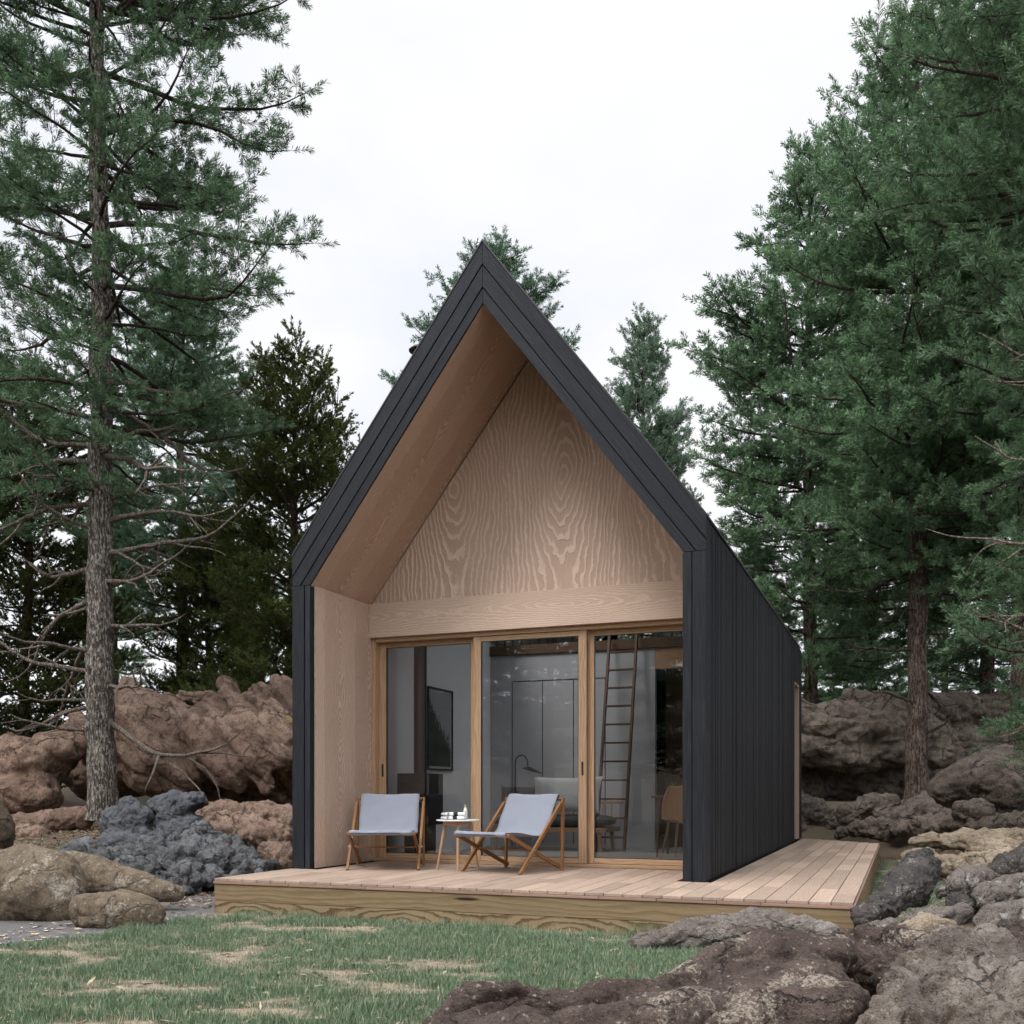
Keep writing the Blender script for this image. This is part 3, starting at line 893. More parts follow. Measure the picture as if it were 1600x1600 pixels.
ld = empty('ladder', (-3.52, 12.47, .001), 'tall dark wooden ladder leaning on the loft edge behind the right glass door', 'ladder')
for s in (-1, 1):
    MB().bar((s * .19, 0, 0), (s * .19, .69, 2.98), .032, .06).build('rail', M['ladder'], ld, .003)
for i in range(11):
    t_ = (i + .75) / 12
    MB().box(-.174, .174, .69 * t_ - .03, .69 * t_ + .03, 2.98 * t_ - .012, 2.98 * t_ + .012).build('rung', M['ladder'], ld, .002)

ch = empty('dining_chair', (-2.30, 11.24, .001), 'moulded tan wooden shell chair half hidden by the dark corner post', 'chair', rz=R_(35))
mb = MB(); n = 14
rowsA = []
prof_c = [(-.22, .425), (-.2, .44), (-.05, .43), (.1, .43), (.19, .47), (.23, .58), (.25, .72), (.26, .85)]
halfs = [.2, .22, .23, .23, .215, .195, .165, .09]
for (y_, z_), h_ in zip(prof_c, halfs):
    for i in range(n + 1):
        u = i / n * 2 - 1
        lift = .05 * abs(u) ** 2.5
        mb.v.append((u * h_, y_ - (lift if z_ > .46 else 0), z_ + (lift if z_ <= .46 else 0)))
for j in range(len(prof_c) - 1):
    for i in range(n):
        a_ = j * (n + 1) + i; mb._face([a_, a_ + 1, a_ + n + 2, a_ + n + 1], (0, 0, 1), (0, 0), .5)
sh = mb.build('shell', board_wood('tan_ply', (.56, .31, .15), (.40, .21, .095), 70, .05, .4, .1, .4, rnd=.0), ch, smooth=True)
so = sh.modifiers.new('Solidify', 'SOLIDIFY'); so.thickness = .014
ss = sh.modifiers.new('Subdivision', 'SUBSURF'); ss.levels = 1; ss.render_levels = 1
for x, y in ((-1, -1), (1, -1), (-1, 1), (1, 1)):
    MB().rod((x * .13, y * .12, .43), (x * .2, y * .2, 0), .017, .011, 12).build('leg', M['oak'], ch)
dt = empty('dining_table', (-2.28, 12.0, .001), 'wooden dining table seen beyond the tan shell chair', 'table')
MB().box(-.5, .45, -.35, .35, .705, .73).build('tabletop', M['walnut'], dt, .004)
for x, y in ((-.42, -.28), (.38, -.28), (-.42, .28), (.38, .28)):
    MB().rod((x, y, .704), (x * 1.05, y * 1.05, 0), .025, .016, 12).build('leg', M['walnut'], dt)
pt = empty('potted_plant', (-2.52, 11.85, .732), 'small leafy green plant in a dark bowl on the dining table', 'plant')
MB().lathe([(.05, 0), (.09, .02), (.1, .06), (.095, .062), (.03, .05)], n=20).build('bowl', M['black'], pt)
lv, lf = [], []
for i in range(70):
    a_, e_ = random.uniform(0, 2 * PI), random.uniform(.2, 1.2); d_ = np.array([math.cos(a_) * math.cos(e_), math.sin(a_) * math.cos(e_), math.sin(e_)])
    b0 = np.array([0, 0, .05]) + d_ * .03; sd_ = np.cross(d_, [0, 0, 1.]); sd_ /= np.linalg.norm(sd_); L_ = random.uniform(.06, .12)
    k = len(lv); lv += [b0, b0 + d_ * L_ * .5 + sd_ * .018, b0 + d_ * L_, b0 + d_ * L_ * .5 - sd_ * .018]; lf.append([k, k + 1, k + 2, k + 3])
mesh_np('foliage', np.array(lv), np.array(lf), plain_mat('salad_leaf', (.15, .28, .04), .5), pt)

# ------------------------------------------------------------------ ground
def gz(x, y):
    x = np.asarray(x, float); y = np.asarray(y, float)
    z = -.31 + .5 * sstep(-6.6, -8.8, x) * sstep(9.0, 11.4, y) + .9 * sstep(17.2, 20.5, y)
    z = z + .36 * sstep(-.1, 1.0, x) * sstep(4.5, 8, y) + .25 * sstep(1, 5, x) + .6 * sstep(-13, -20, x) * sstep(3, 12, y)
    z = z + .5 * sstep(24, 60, y) + 8.5 * sstep(-22, -60, y)  # the rise behind the camera is added to keep low sky out of reflections
    P = np.stack([x * .35, y * .35, x * 0 + 4.2], -1).reshape(-1, 3)
    far = sstep(16, 30, np.hypot(x, y))
    return z + fbm(P, 3).reshape(x.shape) * (.03 + .10 * far)


def dryness(x, y):
    P = np.stack([x * 1.5 + y * .6, y * 2.9 - x * 1.1, x * 0 + 1.7], -1).reshape(-1, 3)
    return (fbm(P, 4, .6)).reshape(np.shape(x)) - .10


def bed(x, y):
    """grey grit bed round the left boulders: > 0 inside"""
    # measured in the ground plane: edge of the lawn runs from the left boulders to the corner of the deck
    n = perlin(np.stack([x * 1.7, y * 1.7, x * 0 + 9], -1).reshape(-1, 3)).reshape(np.shape(x)) * .12
    e = np.interp(x, [-12, -6.5, -6.1, -5.88, -5.66, -5.60], [3.7, 4.55, 4.9, 5.22, 5.75, 30])
    return y - e + n


# one sheet to the horizon, finer near the camera
def sheet_axis(a, b, fine0, fine1, st):
    g0 = list(np.arange(fine0, fine1, st)); o = g0[-1]; q = st
    while o < b: q *= 1.25; o += q; g0.append(o)
    o = g0[0]; q = st; pre = []
    while o > a: q *= 1.25; o -= q; pre.append(o)
    return np.array(pre[::-1] + g0)


gxs, gys = sheet_axis(-500, 500, -16, 6, .16), sheet_axis(-300, 700, 0, 24, .16)
GX, GY = np.meshgrid(gxs, gys)
V = np.stack([GX, GY, gz(GX, GY) - .012 - .05 * (bed(GX, GY) < 99) * 0], -1).reshape(-1, 3)
nyy, nxx = GX.shape
idx = np.arange(nyy * nxx).reshape(nyy, nxx)
Q = np.stack([idx[:-1, :-1], idx[:-1, 1:], idx[1:, 1:], idx[1:, :-1]], -1).reshape(-1, 4)
m, nt_, b_ = new_mat('forest_floor'); g_ = NT(nt_); o_ = g_.tc('Object')
c_ = g_.mix(g_.noise(o_, .8, 5, .6), (.075, .05, .033), (.13, .095, .06))
c_ = g_.mix(g_.step(g_.noise(o_, 2.2, 5, .65), .52, .68), c_, (.07, .09, .04))
c_ = g_.mix(g_.step(g_.noise(o_, 60, 3, .7), .55, .7), c_, (.2, .16, .11))
g_.link(c_, b_.inputs['Base Color']); b_.inputs['Roughness'].default_value = .95; g_.link(g_.bump(g_.noise(o_, 40, 5, .7), .8, .04), b_.inputs['Normal'])
mesh_np('ground', V, Q, m, smooth=True)['kind'] = 'structure'

# lawn sheet
lx, ly = np.arange(-9.5, 1.6, .05), np.arange(2.2, 15.0, .05)
GX, GY = np.meshgrid(lx, ly)
dr = dryness(GX, GY)
V = np.stack([GX, GY, gz(GX, GY) + .004], -1).reshape(-1, 3)
nyy, nxx = GX.shape; idx = np.arange(nyy * nxx).reshape(nyy, nxx)
Q = np.stack([idx[:-1, :-1], idx[:-1, 1:], idx[1:, 1:], idx[1:, :-1]], -1)
cx_, cy_ = (GX[:-1, :-1] + .025), (GY[:-1, :-1] + .025)
inside_bed = bed(cx_, cy_) > 0
lawn_ok = (~inside_bed) & ~((cx_ < DX1 - .05) & (cy_ > DY0 + .05)) & (((cx_ < -.6)&(cy_ < 9.0)) | ((cx_ > DX1 - .1) & (cy_ > 7.2) & (cx_ < .4)))
m, nt_, b_ = new_mat('lawn_soil'); g_ = NT(nt_); o_ = g_.tc('Object')
c_ = g_.mix(g_.step(g_.noise(o_, 45, 4, .7), .4, .65), (.25, .20, .14), (.38, .32, .24))
c2_ = g_.mix(g_.noise(o_, 60, 3, .7), (.035, .06, .03), (.075, .11, .06))
c_ = g_.mix(g_.step(g_.attr('dry'), -.05, .5), c2_, c_)
g_.link(c_, b_.inputs['Base Color']); b_.inputs['Roughness'].default_value = .95; g_.link(g_.bump(g_.noise(o_, 90, 4, .7), .8, .02), b_.inputs['Normal'])
mesh_np('lawn_soil', V, Q[lawn_ok].reshape(-1, 4), m, attrs={'dry': ('POINT', dr.ravel())}, smooth=True)['kind'] = 'structure'

# grey grit bed under the boulders
ok = inside_bed & (cx_ < DX0 + .3) & (cy_ < 10.6)
V2 = V.copy(); V2[:, 2] -= .002
m, nt_, b_ = new_mat('grey_grit'); g_ = NT(nt_); o_ = g_.tc('Object')
c_ = g_.mix(g_.noise(o_, 3, 4, .6), (.075, .072, .076), (.135, .125, .125)); c_ = g_.mix(g_.step(g_.noise(o_, 130, 2, .6), .58, .68), c_, (.27, .25, .22))
g_.link(c_, b_.inputs['Base Color']); b_.inputs['Roughness'].default_value = .9; g_.link(g_.bump(g_.noise(o_, 150, 3, .7), .7, .01), b_.inputs['Normal'])
mesh_np('grit_bed', V2, Q[ok].reshape(-1, 4), m, smooth=True)['kind'] = 'structure'

# pale fallen leaves on the grit
lv, lf = [], []
for i in range(70):
    p = at(random.uniform(-90, 215), random.uniform(1440, 1478), 1); d_ = F_PX * 1.085 / random.uniform(200, 240)
    p = at(random.uniform(-80, 225) + 0, 1237, d_); x_, y_ = p[0], p[1]
    if bed(np.array([x_]), np.array([y_]))[0] < .05: continue
    a_ = random.uniform(0, PI); L_ = random.uniform(.012, .045); k = len(lv); z_ = float(gz(x_, y_)) + .008
    for j in range(7):
        t_ = 2 * PI * j / 7; rr = L_ * random.uniform(.6, 1)
        lv.append((x_ + rr * math.cos(t_) * math.cos(a_) - .5 * rr * math.sin(t_) * math.sin(a_), y_ + rr * math.cos(t_) * math.sin(a_) + .5 * rr * math.sin(t_) * math.cos(a_), z_ + random.uniform(0, .006)))
    lf.append(list(range(k, k + 7)))
if lf: tag(mesh_np('fallen_leaves', np.array(lv), np.array(lf), plain_mat('dry_leaf', (.55, .47, .33), .8)), 'pale dry leaves scattered on the grey grit below the boulders', 'leaf litter', kind='stuff')

# grass blades
def grass(n, lat_k, d0, d1, seed, dens_dry=.25):
    r = np.random.default_rng(seed)
    d = np.sqrt(r.uniform(d0 ** 2, d1 ** 2, n)); lat = r.uniform(-lat_k, lat_k, n) * d
    x = lat * CS - d * SN; y = lat * SN + d * CS
    dry = dryness(x, y)
    keep = (bed(x, y) < .0) & ~((x < DX1 + .01) & (y > DY0 - .03)) & ((x < -.9) | ((y > 7.2) & (x < .35))) & (r.uniform(size=n) < np.interp(dry, [.0, .45], [1, dens_dry]))
    x, y, dry = x[keep], y[keep], dry[keep]; n = len(x)
    h = r.uniform(.015, .042, n) * np.interp(dry, [-.3, .1, .5], [1.25, 1.0, .55]); w = r.uniform(.0022, .0045, n)
    h = h * np.interp(perlin(np.stack([x * 3.2, y * 3.2, x * 0 + 3], -1)), [.15, .6], [1, 1.8]) * np.interp(DY0 - y, [.0, .04, .22], [2.0, 1.9, 1]) ** ((y < DY0) & (x < DX1) & (r.uniform(size=n) < .45))
    a = r.uniform(0, 2 * PI, n); ln = r.uniform(.1, .75, n) * h; az = r.uniform(0, 2 * PI, n)
    z = gz(x, y) + .002
    sx, sy = np.cos(a) * w / 2, np.sin(a) * w / 2
    lx_, ly_ = np.cos(az) * ln, np.sin(az) * ln
    v = np.empty((n, 5, 3))
    v[:, 0] = np.stack([x - sx, y - sy, z], -1); v[:, 1] = np.stack([x + sx, y + sy, z], -1)
    v[:, 2] = np.stack([x - sx * .8 + lx_ * .35, y - sy * .8 + ly_ * .35, z + h * .6], -1); v[:, 3] = np.stack([x + sx * .8 + lx_ * .35, y + sy * .8 + ly_ * .35, z + h * .6], -1)
    v[:, 4] = np.stack([x + lx_, y + ly_, z + h], -1)
    k = np.arange(n)[:, None] * 5
    return v.reshape(-1, 3), np.concatenate([k + [0, 1, 3, 2]], 1), k + np.array([2, 3, 4]), np.repeat(dry + r.normal(0, .12, n), 5), np.repeat(r.uniform(size=n), 5)


ga, gb_ = grass(330000, .62, 3.4, 9.2, 21, .3), grass(90000, .45, 9.2, 15.5, 22)
kk = len(ga[0]); gv = np.concatenate([ga[0], gb_[0]]); gq = np.concatenate([ga[1], gb_[1] + kk]); gt = np.concatenate([ga[2], gb_[2] + kk]); gd = np.concatenate([ga[3], gb_[3]]); gr_ = np.concatenate([ga[4], gb_[4]])
m, nt_, b_ = new_mat('grass_blade'); g_ = NT(nt_)
c_ = g_.mix(g_.attr('rnd'), (.078, .132, .074), (.205, .272, .162))
c_ = g_.mix(g_.step(g_.attr('dry'), -.1, .55), c_, (.40, .34, .245))
c_ = g_.mix(g_.math('MULTIPLY', g_.step(g_.attr('rnd'), .93, .95), .6), c_, (.42, .37, .26))
g_.link(c_, b_.inputs['Base Color']); b_.inputs['Roughness'].default_value = .55; b_.inputs['Specular IOR Level'].default_value = .3
tag(mesh_np('grass', gv, [gq, gt], m, attrs={'dry': ('POINT', gd), 'rnd': ('POINT', gr_)}), 'short muted green lawn grass with dry straw patches in front of the deck', 'grass', kind='stuff')

# needle and leaf litter, and small stones, on the bare ground beside the rocks
def litter(n, seed):
    r = np.random.default_rng(seed)
    X = np.concatenate([r.uniform(-13, -5.9, n), r.uniform(-.25, 4, n // 2), r.uniform(-6.5, -.5, n // 8)])
    Y = np.concatenate([r.uniform(7.6, 15, n), r.uniform(3.2, 17, n // 2), r.uniform(3.4, 7.3, n // 8)])
    k = ~((X > DX0 - .02) & (X < DX1 + .02) & (Y > DY0 - .02)); X, Y = X[k], Y[k]; n = len(X)
    Z = gz(X, Y) + r.uniform(.004, .02, n); a = r.uniform(0, 2 * PI, n); L = r.uniform(.012, .05, n); W_ = r.uniform(.002, .012, n)
    c, s_ = np.cos(a), np.sin(a); t = r.normal(0, .25, n) * L
    P = np.stack([X, Y, Z], -1); u = np.stack([c * L, s_ * L, t], -1); v = np.stack([-s_ * W_, c * W_, r.normal(0, .3, n) * W_], -1)
    V = np.stack([P - u, P + v, P + u, P - v], 1).reshape(-1, 3)
    # a few needles blown on to the deck
    k = 420; x = np.where(r.uniform(size=k) < .6, r.uniform(DX0 + .1, DX1 - .1, k), r.uniform(XR + .05, DX1 - .1, k)); y = np.where(x > XR + .04, r.uniform(DY0 + .05, 15.5, k), r.uniform(DY0 + .05, 8.5, k))
    a = r.uniform(0, 2 * PI, k); L = r.uniform(.015, .04, k); w_ = .0018
    c, s_ = np.cos(a), np.sin(a); P = np.stack([x, y, np.full(k, .004)], -1); u = np.stack([c * L, s_ * L, 0 * L], -1); v = np.stack([-s_ * w_, c * w_, 0 * L], -1)
    V = np.concatenate([V, np.stack([P - u, P + v, P + u, P - v], 1).reshape(-1, 3)]); n += k
    return V, np.arange(n * 4).reshape(-1, 4), np.repeat(r.uniform(size=n) * np.where(np.arange(n) >= n - k, .45, 1), 4)


lvv, lff, lrr = litter(26000, 31)
m, nt_, b_ = new_mat('forest_litter'); g_ = NT(nt_)
g_.link(g_.ramp(g_.attr('rnd'), [(0, (.07, .045, .028)), (.5, (.17, .115, .07)), (.85, (.30, .23, .14)), (1, (.42, .35, .24))]), b_.inputs['Base Color']); b_.inputs['Roughness'].default_value = .9
tag(mesh_np('needle_litter', lvv, lff, m, attrs={'rnd': ('POINT', lrr)}), 'dry needles and leaf crumbs lying on the bare ground between the rocks', 'litter', kind='stuff')

# ------------------------------------------------------------------ rocks
import bmesh
_bm = bmesh.new(); bmesh.ops.create_icosphere(_bm, subdivisions=3, radius=1)
ICO_V = np.array([v.co[:] for v in _bm.verts]); ICO_F = np.array([[v.index for v in f.verts] for f in _bm.faces]); _bm.free()


def rock(name, label, cat, mat, strokes, voxel, amp=.1, freq=2.0, ridge=.0, rfreq=2.0, lump=.0, lfreq=4.0, flat=1.0, group=None, seed=0, smooth=4, fold=None, crack=None, rib=None, grit=.32):
    """rock mass grown round strokes of (px, py, depth, radius), fused, then roughened at several scales"""
    VV, FF, k = [], [], 0
    for stq in strokes:
        P = [(at(a, b, c), r) for a, b, c, r in stq]
        out = []
        if len(P) == 1: out = [P[0]]
        for (p0, r0), (p1, r1) in zip(P, P[1:]):
            n = max(1, int(np.linalg.norm(p1 - p0) / (.35 * min(r0, r1))))
            n = min(n, 14)
            out += [(p0 + (p1 - p0) * i / n, r0 + (r1 - r0) * i / n) for i in range(n + 1)]
        for p, r in out:
            VV.append(ICO_V * np.array([r, r, r * flat]) + p); FF.append(ICO_F + k); k += len(ICO_V)
    V = np.concatenate(VV); c = V.mean(0); V = V - c
    me = bpy.data.meshes.new('tmp'); me.from_pydata(V.tolist(), [], np.concatenate(FF).tolist())
    ob = bpy.data.objects.new('tmp', me); COL.objects.link(ob)
    rm = ob.modifiers.new('r', 'REMESH'); rm.mode = 'VOXEL'; rm.voxel_size = voxel
    if smooth: sm = ob.modifiers.new('s', 'SMOOTH'); sm.iterations = smooth; sm.factor = .5
    dg = bpy.context.evaluated_depsgraph_get()
    mesh = bpy.data.meshes.new_from_object(ob.evaluated_get(dg))
    bpy.data.objects.remove(ob); bpy.data.meshes.remove(me)
    n = len(mesh.vertices)
    co = np.empty(n * 3, np.float32); mesh.vertices.foreach_get('co', co); co = co.reshape(-1, 3).astype(float)
    no = np.empty(n * 3, np.float32); mesh.vertices.foreach_get('normal', no); no = no.reshape(-1, 3).astype(float)
    q = co + seed * 3.7
    d = amp * fbm(q * freq, 5, .52)
    # slanted facets: low-frequency noise pushed toward flat planes
    cell = np.abs(perlin(q * freq * 1.7 + 5)); d = d - amp * .55 * np.clip(.16 - cell, 0, 1) / .16 * .5
    if ridge: d = d + ridge * (ridged(q * rfreq * (np.array(fold) if fold is not None else 1), 3, .5) - .7)
    if lump: d = d + lump * (billow(q * lfreq, 3, .5) + .6)
    d = d + amp * grit * fbm(q * freq * 7, 4, .62)
    if crack:
        u = q
        if rib:      # ribs leaning down to the right, as the strata of the outcrop do
            a_ = R_(rib[0]); lat_ = q[:, 0] * CS + q[:, 1] * SN; dep = -q[:, 0] * SN + q[:, 1] * CS
            u = np.stack([(lat_ * math.cos(a_) + q[:, 2] * math.sin(a_)) * rib[1], (-lat_ * math.sin(a_) + q[:, 2] * math.cos(a_)) * rib[2], dep * rib[3]], -1)
        u = u * crack[1]; u = u + .35 * np.stack([perlin(u * .9 + 7), perlin(u * .9 + 19), perlin(u * .9 + 41)], -1) + .12 * np.stack([perlin(u * 3 + 7), perlin(u * 3 + 19), perlin(u * 3 + 41)], -1)
        f1, f2 = worley(u + seed)
        d = d + crack[0] * (np.sqrt(np.clip((f2 - f1) / .5, 0, 1)) - .75) + crack[0] * .5 * (.5 - f1)
    co = co + no * d[:, None]
    mesh.vertices.foreach_set('co', co.astype(np.float32).ravel()); mesh.update()
    mesh.name = name
    mesh.materials.clear(); mesh.materials.append(mat); mesh.shade_smooth()
    o = bpy.data.objects.new(name, mesh); COL.objects.link(o); o.location = c
    return tag(o, label, cat, group)


MR = {}
MOSS = (.20, .17, .02)
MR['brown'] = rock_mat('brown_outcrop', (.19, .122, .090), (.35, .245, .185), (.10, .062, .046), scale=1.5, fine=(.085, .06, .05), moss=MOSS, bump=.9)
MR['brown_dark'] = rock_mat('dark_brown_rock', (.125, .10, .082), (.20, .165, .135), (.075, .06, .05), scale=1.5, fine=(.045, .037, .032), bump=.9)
MR['lava'] = rock_mat('grey_lava', (.145, .146, .15), (.26, .262, .268), (.085, .086, .09), scale=3, fine=(.03, .03, .034), bump=1.0)
MR['lava_moss'] = rock_mat('grey_lava_moss', (.11, .115, .125), (.17, .175, .19), (.07, .072, .08), scale=3, fine=(.04, .04, .044), bump=.8, moss=MOSS)
MR['tan'] = rock_mat('tan_boulder', (.135, .102, .070), (.215, .168, .118), (.085, .063, .044), spot=(.46, .42, .35), spot_amt=.22, spot_scale=30, scale=2.6, fine=(.085, .065, .045), bump=.55)
MR['tan_dark'] = rock_mat('dark_boulder', (.085, .062, .045), (.15, .105, .068), (.05, .038, .03), scale=2.4, fine=(.03, .025, .022), bump=.6)
MR['tan_slab'] = rock_mat('sand_slab', (.34, .265, .19), (.47, .385, .285), (.21, .165, .12), scale=2.6, fine=(.12, .09, .065), bump=.8)
MR['granite'] = rock_mat('grey_granite', (.24, .20, .175), (.36, .31, .275), (.15, .122, .108), spot=(.55, .51, .47), spot_amt=.55, spot_scale=30, scale=3, fine=(.07, .058, .052), bump=.9, streak=(1, 1, 1.8))
MR['front'] = rock_mat('lichen_brown_rock', (.095, .066, .055), (.16, .118, .10), (.062, .045, .039), spot=(.58, .50, .40), spot_amt=.40, spot_scale=34, scale=2.8, fine=(.04, .028, .026), bump=.9)
MR['front_grey'] = rock_mat('lichen_grey_rock', (.175, .145, .122), (.33, .28, .235), (.14, .095, .066), spot=(.50, .45, .40), spot_amt=.46, spot_scale=24, scale=3.2, fine=(.05, .043, .042), bump=.9)
MR['log'] = rock_mat('dark_grey_rock', (.105, .092, .086), (.19, .168, .155), (.06, .05, .046), spot=(.50, .46, .42), spot_amt=.15, spot_scale=26, scale=3.4, fine=(.035, .03, .029), bump=1.0, streak=(1.6, 1.0, 1.6))
MR['mix'] = rock_mat('pale_lichen_rock', (.21, .175, .155), (.33, .29, .255), (.12, .098, .088), spot=(.62, .59, .56), spot_amt=.50, spot_scale=18, scale=3.4, fine=(.05, .042, .04), bump=.9)

g1 = 'brown rock outcrops behind the cabin'
pr_ = np.random.default_rng(8); pv_, pf_ = [], []; k_ = 0
for i in range(420):
    if i % 3: x_, y_ = pr_.uniform(-12.5, -6.0), pr_.uniform(8.3, 13.5)
    else: x_, y_ = pr_.uniform(-.1, 2.2), pr_.uniform(4.2, 15)
    if x_ > DX0 - .1 and x_ < DX1 + .1: continue
    r_ = pr_.uniform(.012, .07) * pr_.uniform(.5, 1); q_ = ICO_V[:] * np.array([1, pr_.uniform(.6, 1), .6]) * r_
    q_ = q_ * (1 + .3 * perlin(ICO_V * 1.6 + i * 3.3))[:, None]; a_ = pr_.uniform(0, 6.3)
    q_ = np.stack([q_[:, 0] * math.cos(a_) - q_[:, 1] * math.sin(a_), q_[:, 0] * math.sin(a_) + q_[:, 1] * math.cos(a_), q_[:, 2]], -1) + np.array([x_, y_, float(gz(x_, y_)) + r_ * .2])
    pv_.append(q_); pf_.append(ICO_F + k_); k_ += len(ICO_V)
tag(mesh_np('pebbles', np.concatenate(pv_), np.concatenate(pf_), MR['brown'], smooth=True), 'small brown stones strewn on the bare ground between the rocks', 'pebbles', kind='stuff')

rock('rock_outcrop', 'large folded brown rock outcrop rising between the lichen pine and the cabin', 'rock', MR['brown'], [
    [(200, 1083, 16.8, .26), (222, 1135, 16.5, .60), (248, 1190, 16.3, .62), (282, 1212, 16.2, .42)], [(190, 1180, 16.5, .58)],
    [(262, 1102, 16.6, .23), (310, 1150, 16.0, .33), (352, 1203, 15.85, .29), (372, 1226, 15.9, .18)],
    [(318, 1108, 16.5, .19), (356, 1142, 16.05, .26), (394, 1190, 15.85, .25), (418, 1228, 15.9, .17)],
    [(352, 1098, 16.7, .19), (402, 1138, 16.1, .24), (440, 1185, 15.95, .24)],
    [(288, 1090, 16.9, .15), (350, 1096, 16.6, .19), (420, 1108, 16.4, .21), (465, 1152, 16.2, .25)],
    [(358, 1076, 17.0, .2), (364, 1110, 16.9, .25)], [(404, 1078, 17.0, .18), (410, 1112, 16.8, .25)], [(440, 1068, 17.1, .2), (460, 1115, 17, .34)],
    [(150, 1200, 17.4, .6), (300, 1180, 17.5, .62), (450, 1185, 17.5, .62), (560, 1190, 17.6, .7)], [(300, 1245, 17.6, .5), (470, 1245, 17.6, .5)]],
    .027, amp=.04, freq=2.0, ridge=.01, rfreq=4, group=g1, seed=1, smooth=2, crack=(.10, 1.5), rib=(-48, .40, 1.8, .8), grit=.10)
rock('rock_outcrop', 'rounded brown outcrop at the left edge of the view, left of the lichen pine', 'rock', MR['brown'], [
    [(-90, 1195, 16.2, .6), (-10, 1200, 16, .5), (60, 1192, 16, .48), (102, 1170, 16, .34), (122, 1148, 16.2, .26)], [(120, 1125, 16.6, .16), (140, 1160, 16.5, .3)],
    [(60, 1240, 15.7, .36), (-30, 1245, 15.7, .36)]], .03, amp=.06, freq=2.2, ridge=.02, rfreq=3, group=g1, seed=2, smooth=2, crack=(.07, 1.6), rib=(-30, .45, 1.6, .8), grit=.10)
rock('rock_ledge', 'low reddish brown ledge at the foot of the left outcrop', 'rock', MR['brown'], [[(20, 1290, 15.0, .16), (80, 1282, 14.9, .17), (132, 1276, 15.0, .18)], [(60, 1305, 14.5, .14), (-20, 1300, 14.6, .2)]], .03, amp=.06, freq=3, seed=3)
rock('rock_ledge', 'brown crumbling ledge next to the black cabin wall, above the grey lava', 'rock', MR['brown'], [[(330, 1290, 12.9, .2), (390, 1300, 12.8, .22), (440, 1315, 12.6, .2)], [(300, 1270, 14.5, .2), (450, 1290, 14.5, .3)], [(420, 1330, 12.0, .15), (445, 1345, 11.9, .16)]], .03, amp=.07, freq=3, lump=.03, lfreq=5, seed=4)
g2 = 'grey lava rocks left of the deck'
rs = random.Random(12)
topx, topy = [95, 140, 180, 230, 270, 310, 350, 400, 440, 455], [1338, 1318, 1306, 1296, 1286, 1268, 1292, 1322, 1342, 1352]
stk = []
for i in range(64):
    px = rs.uniform(112, 432); ty = np.interp(px, topx, topy) + 14; by = np.interp(px, [112, 200, 330, 432], [1345, 1372, 1398, 1392])
    t = rs.random(); py = ty + (by - ty) * t
    dz = np.interp(px, [110, 200, 310, 440], [10.3, 11.2, 11.9, 11.2]); dz = dz + (10.15 - dz) * t; r = rs.choice([.09, .12, .15, .19, .25]) * (.95 if t > .2 else .8)
    stk.append([(px, py + 4, dz + .1, r)])
stk += [[(150, 1352, 10.6, .18), (240, 1352, 11.2, .28), (330, 1352, 11.3, .33), (410, 1372, 11.1, .22)]]
rock('lava_rock', 'heap of knobbly blue-grey lava rock beside the deck corner', 'rock', MR['lava'], stk, .018, amp=.035, freq=5, lump=.02, lfreq=6, group=g2, seed=5, smooth=0, crack=(.10, 3.3), grit=.5)
rock('lava_rock', 'smooth upright grey stone at the foot of the lichen pine', 'rock', MR['lava_moss'], [[(205, 1290, 12.7, .25), (203, 1258, 12.7, .13)], [(185, 1285, 12.7, .2), (225, 1280, 12.7, .16)], [(190, 1325, 12.6, .28), (225, 1325, 12.6, .28)]], .022, amp=.05, freq=3, crack=(.03, 2.5), group=g2, seed=6)
rock('lava_rock', 'moss-topped grey slab leaning on the lava heap', 'rock', MR['lava_moss'], [[(245, 1262, 12.9, .15), (280, 1258, 12.8, .18), (312, 1250, 12.8, .11)], [(262, 1275, 12.8, .18)], [(270, 1310, 12.8, .28), (300, 1300, 12.8, .24)]], .022, amp=.05, freq=3, crack=(.03, 2.5), group=g2, seed=7)
g3 = 'tan boulders left of the lawn'
rock('boulder', 'biggest tan boulder at the left edge, standing on the grey grit', 'boulder', MR['tan'], [[(0, 1400, 8.65, .36), (45, 1382, 8.6, .355), (72, 1386, 8.5, .31), (88, 1402, 8.45, .25)]], .018, amp=.04, freq=1.7, group=g3, seed=8, grit=.14)
rock('boulder', 'long low tan boulder tapering toward the deck, behind the smallest boulder', 'boulder', MR['tan'], [[(108, 1358, 9.4, .17), (150, 1372, 9.3, .2), (210, 1384, 9.2, .16), (272, 1396, 9.1, .085)]], .018, amp=.03, freq=2.4, group=g3, seed=9, grit=.14)
rock('boulder', 'smallest tan boulder with pale lichen flecks, at the edge of the lawn', 'boulder', MR['tan'], [[(142, 1424, 8.0, .165), (185, 1420, 8.0, .165), (232, 1430, 8.0, .13)]], .015, amp=.03, freq=2.8, group=g3, seed=10, grit=.14)
rock('boulder', 'dark round boulder cut by the left edge, behind the biggest tan boulder', 'boulder', MR['tan_dark'], [[(-30, 1265, 9.6, .2), (-18, 1300, 9.5, .26)], [(-50, 1330, 9.5, .3)]], .02, amp=.04, freq=2.4, group=g3, seed=11)

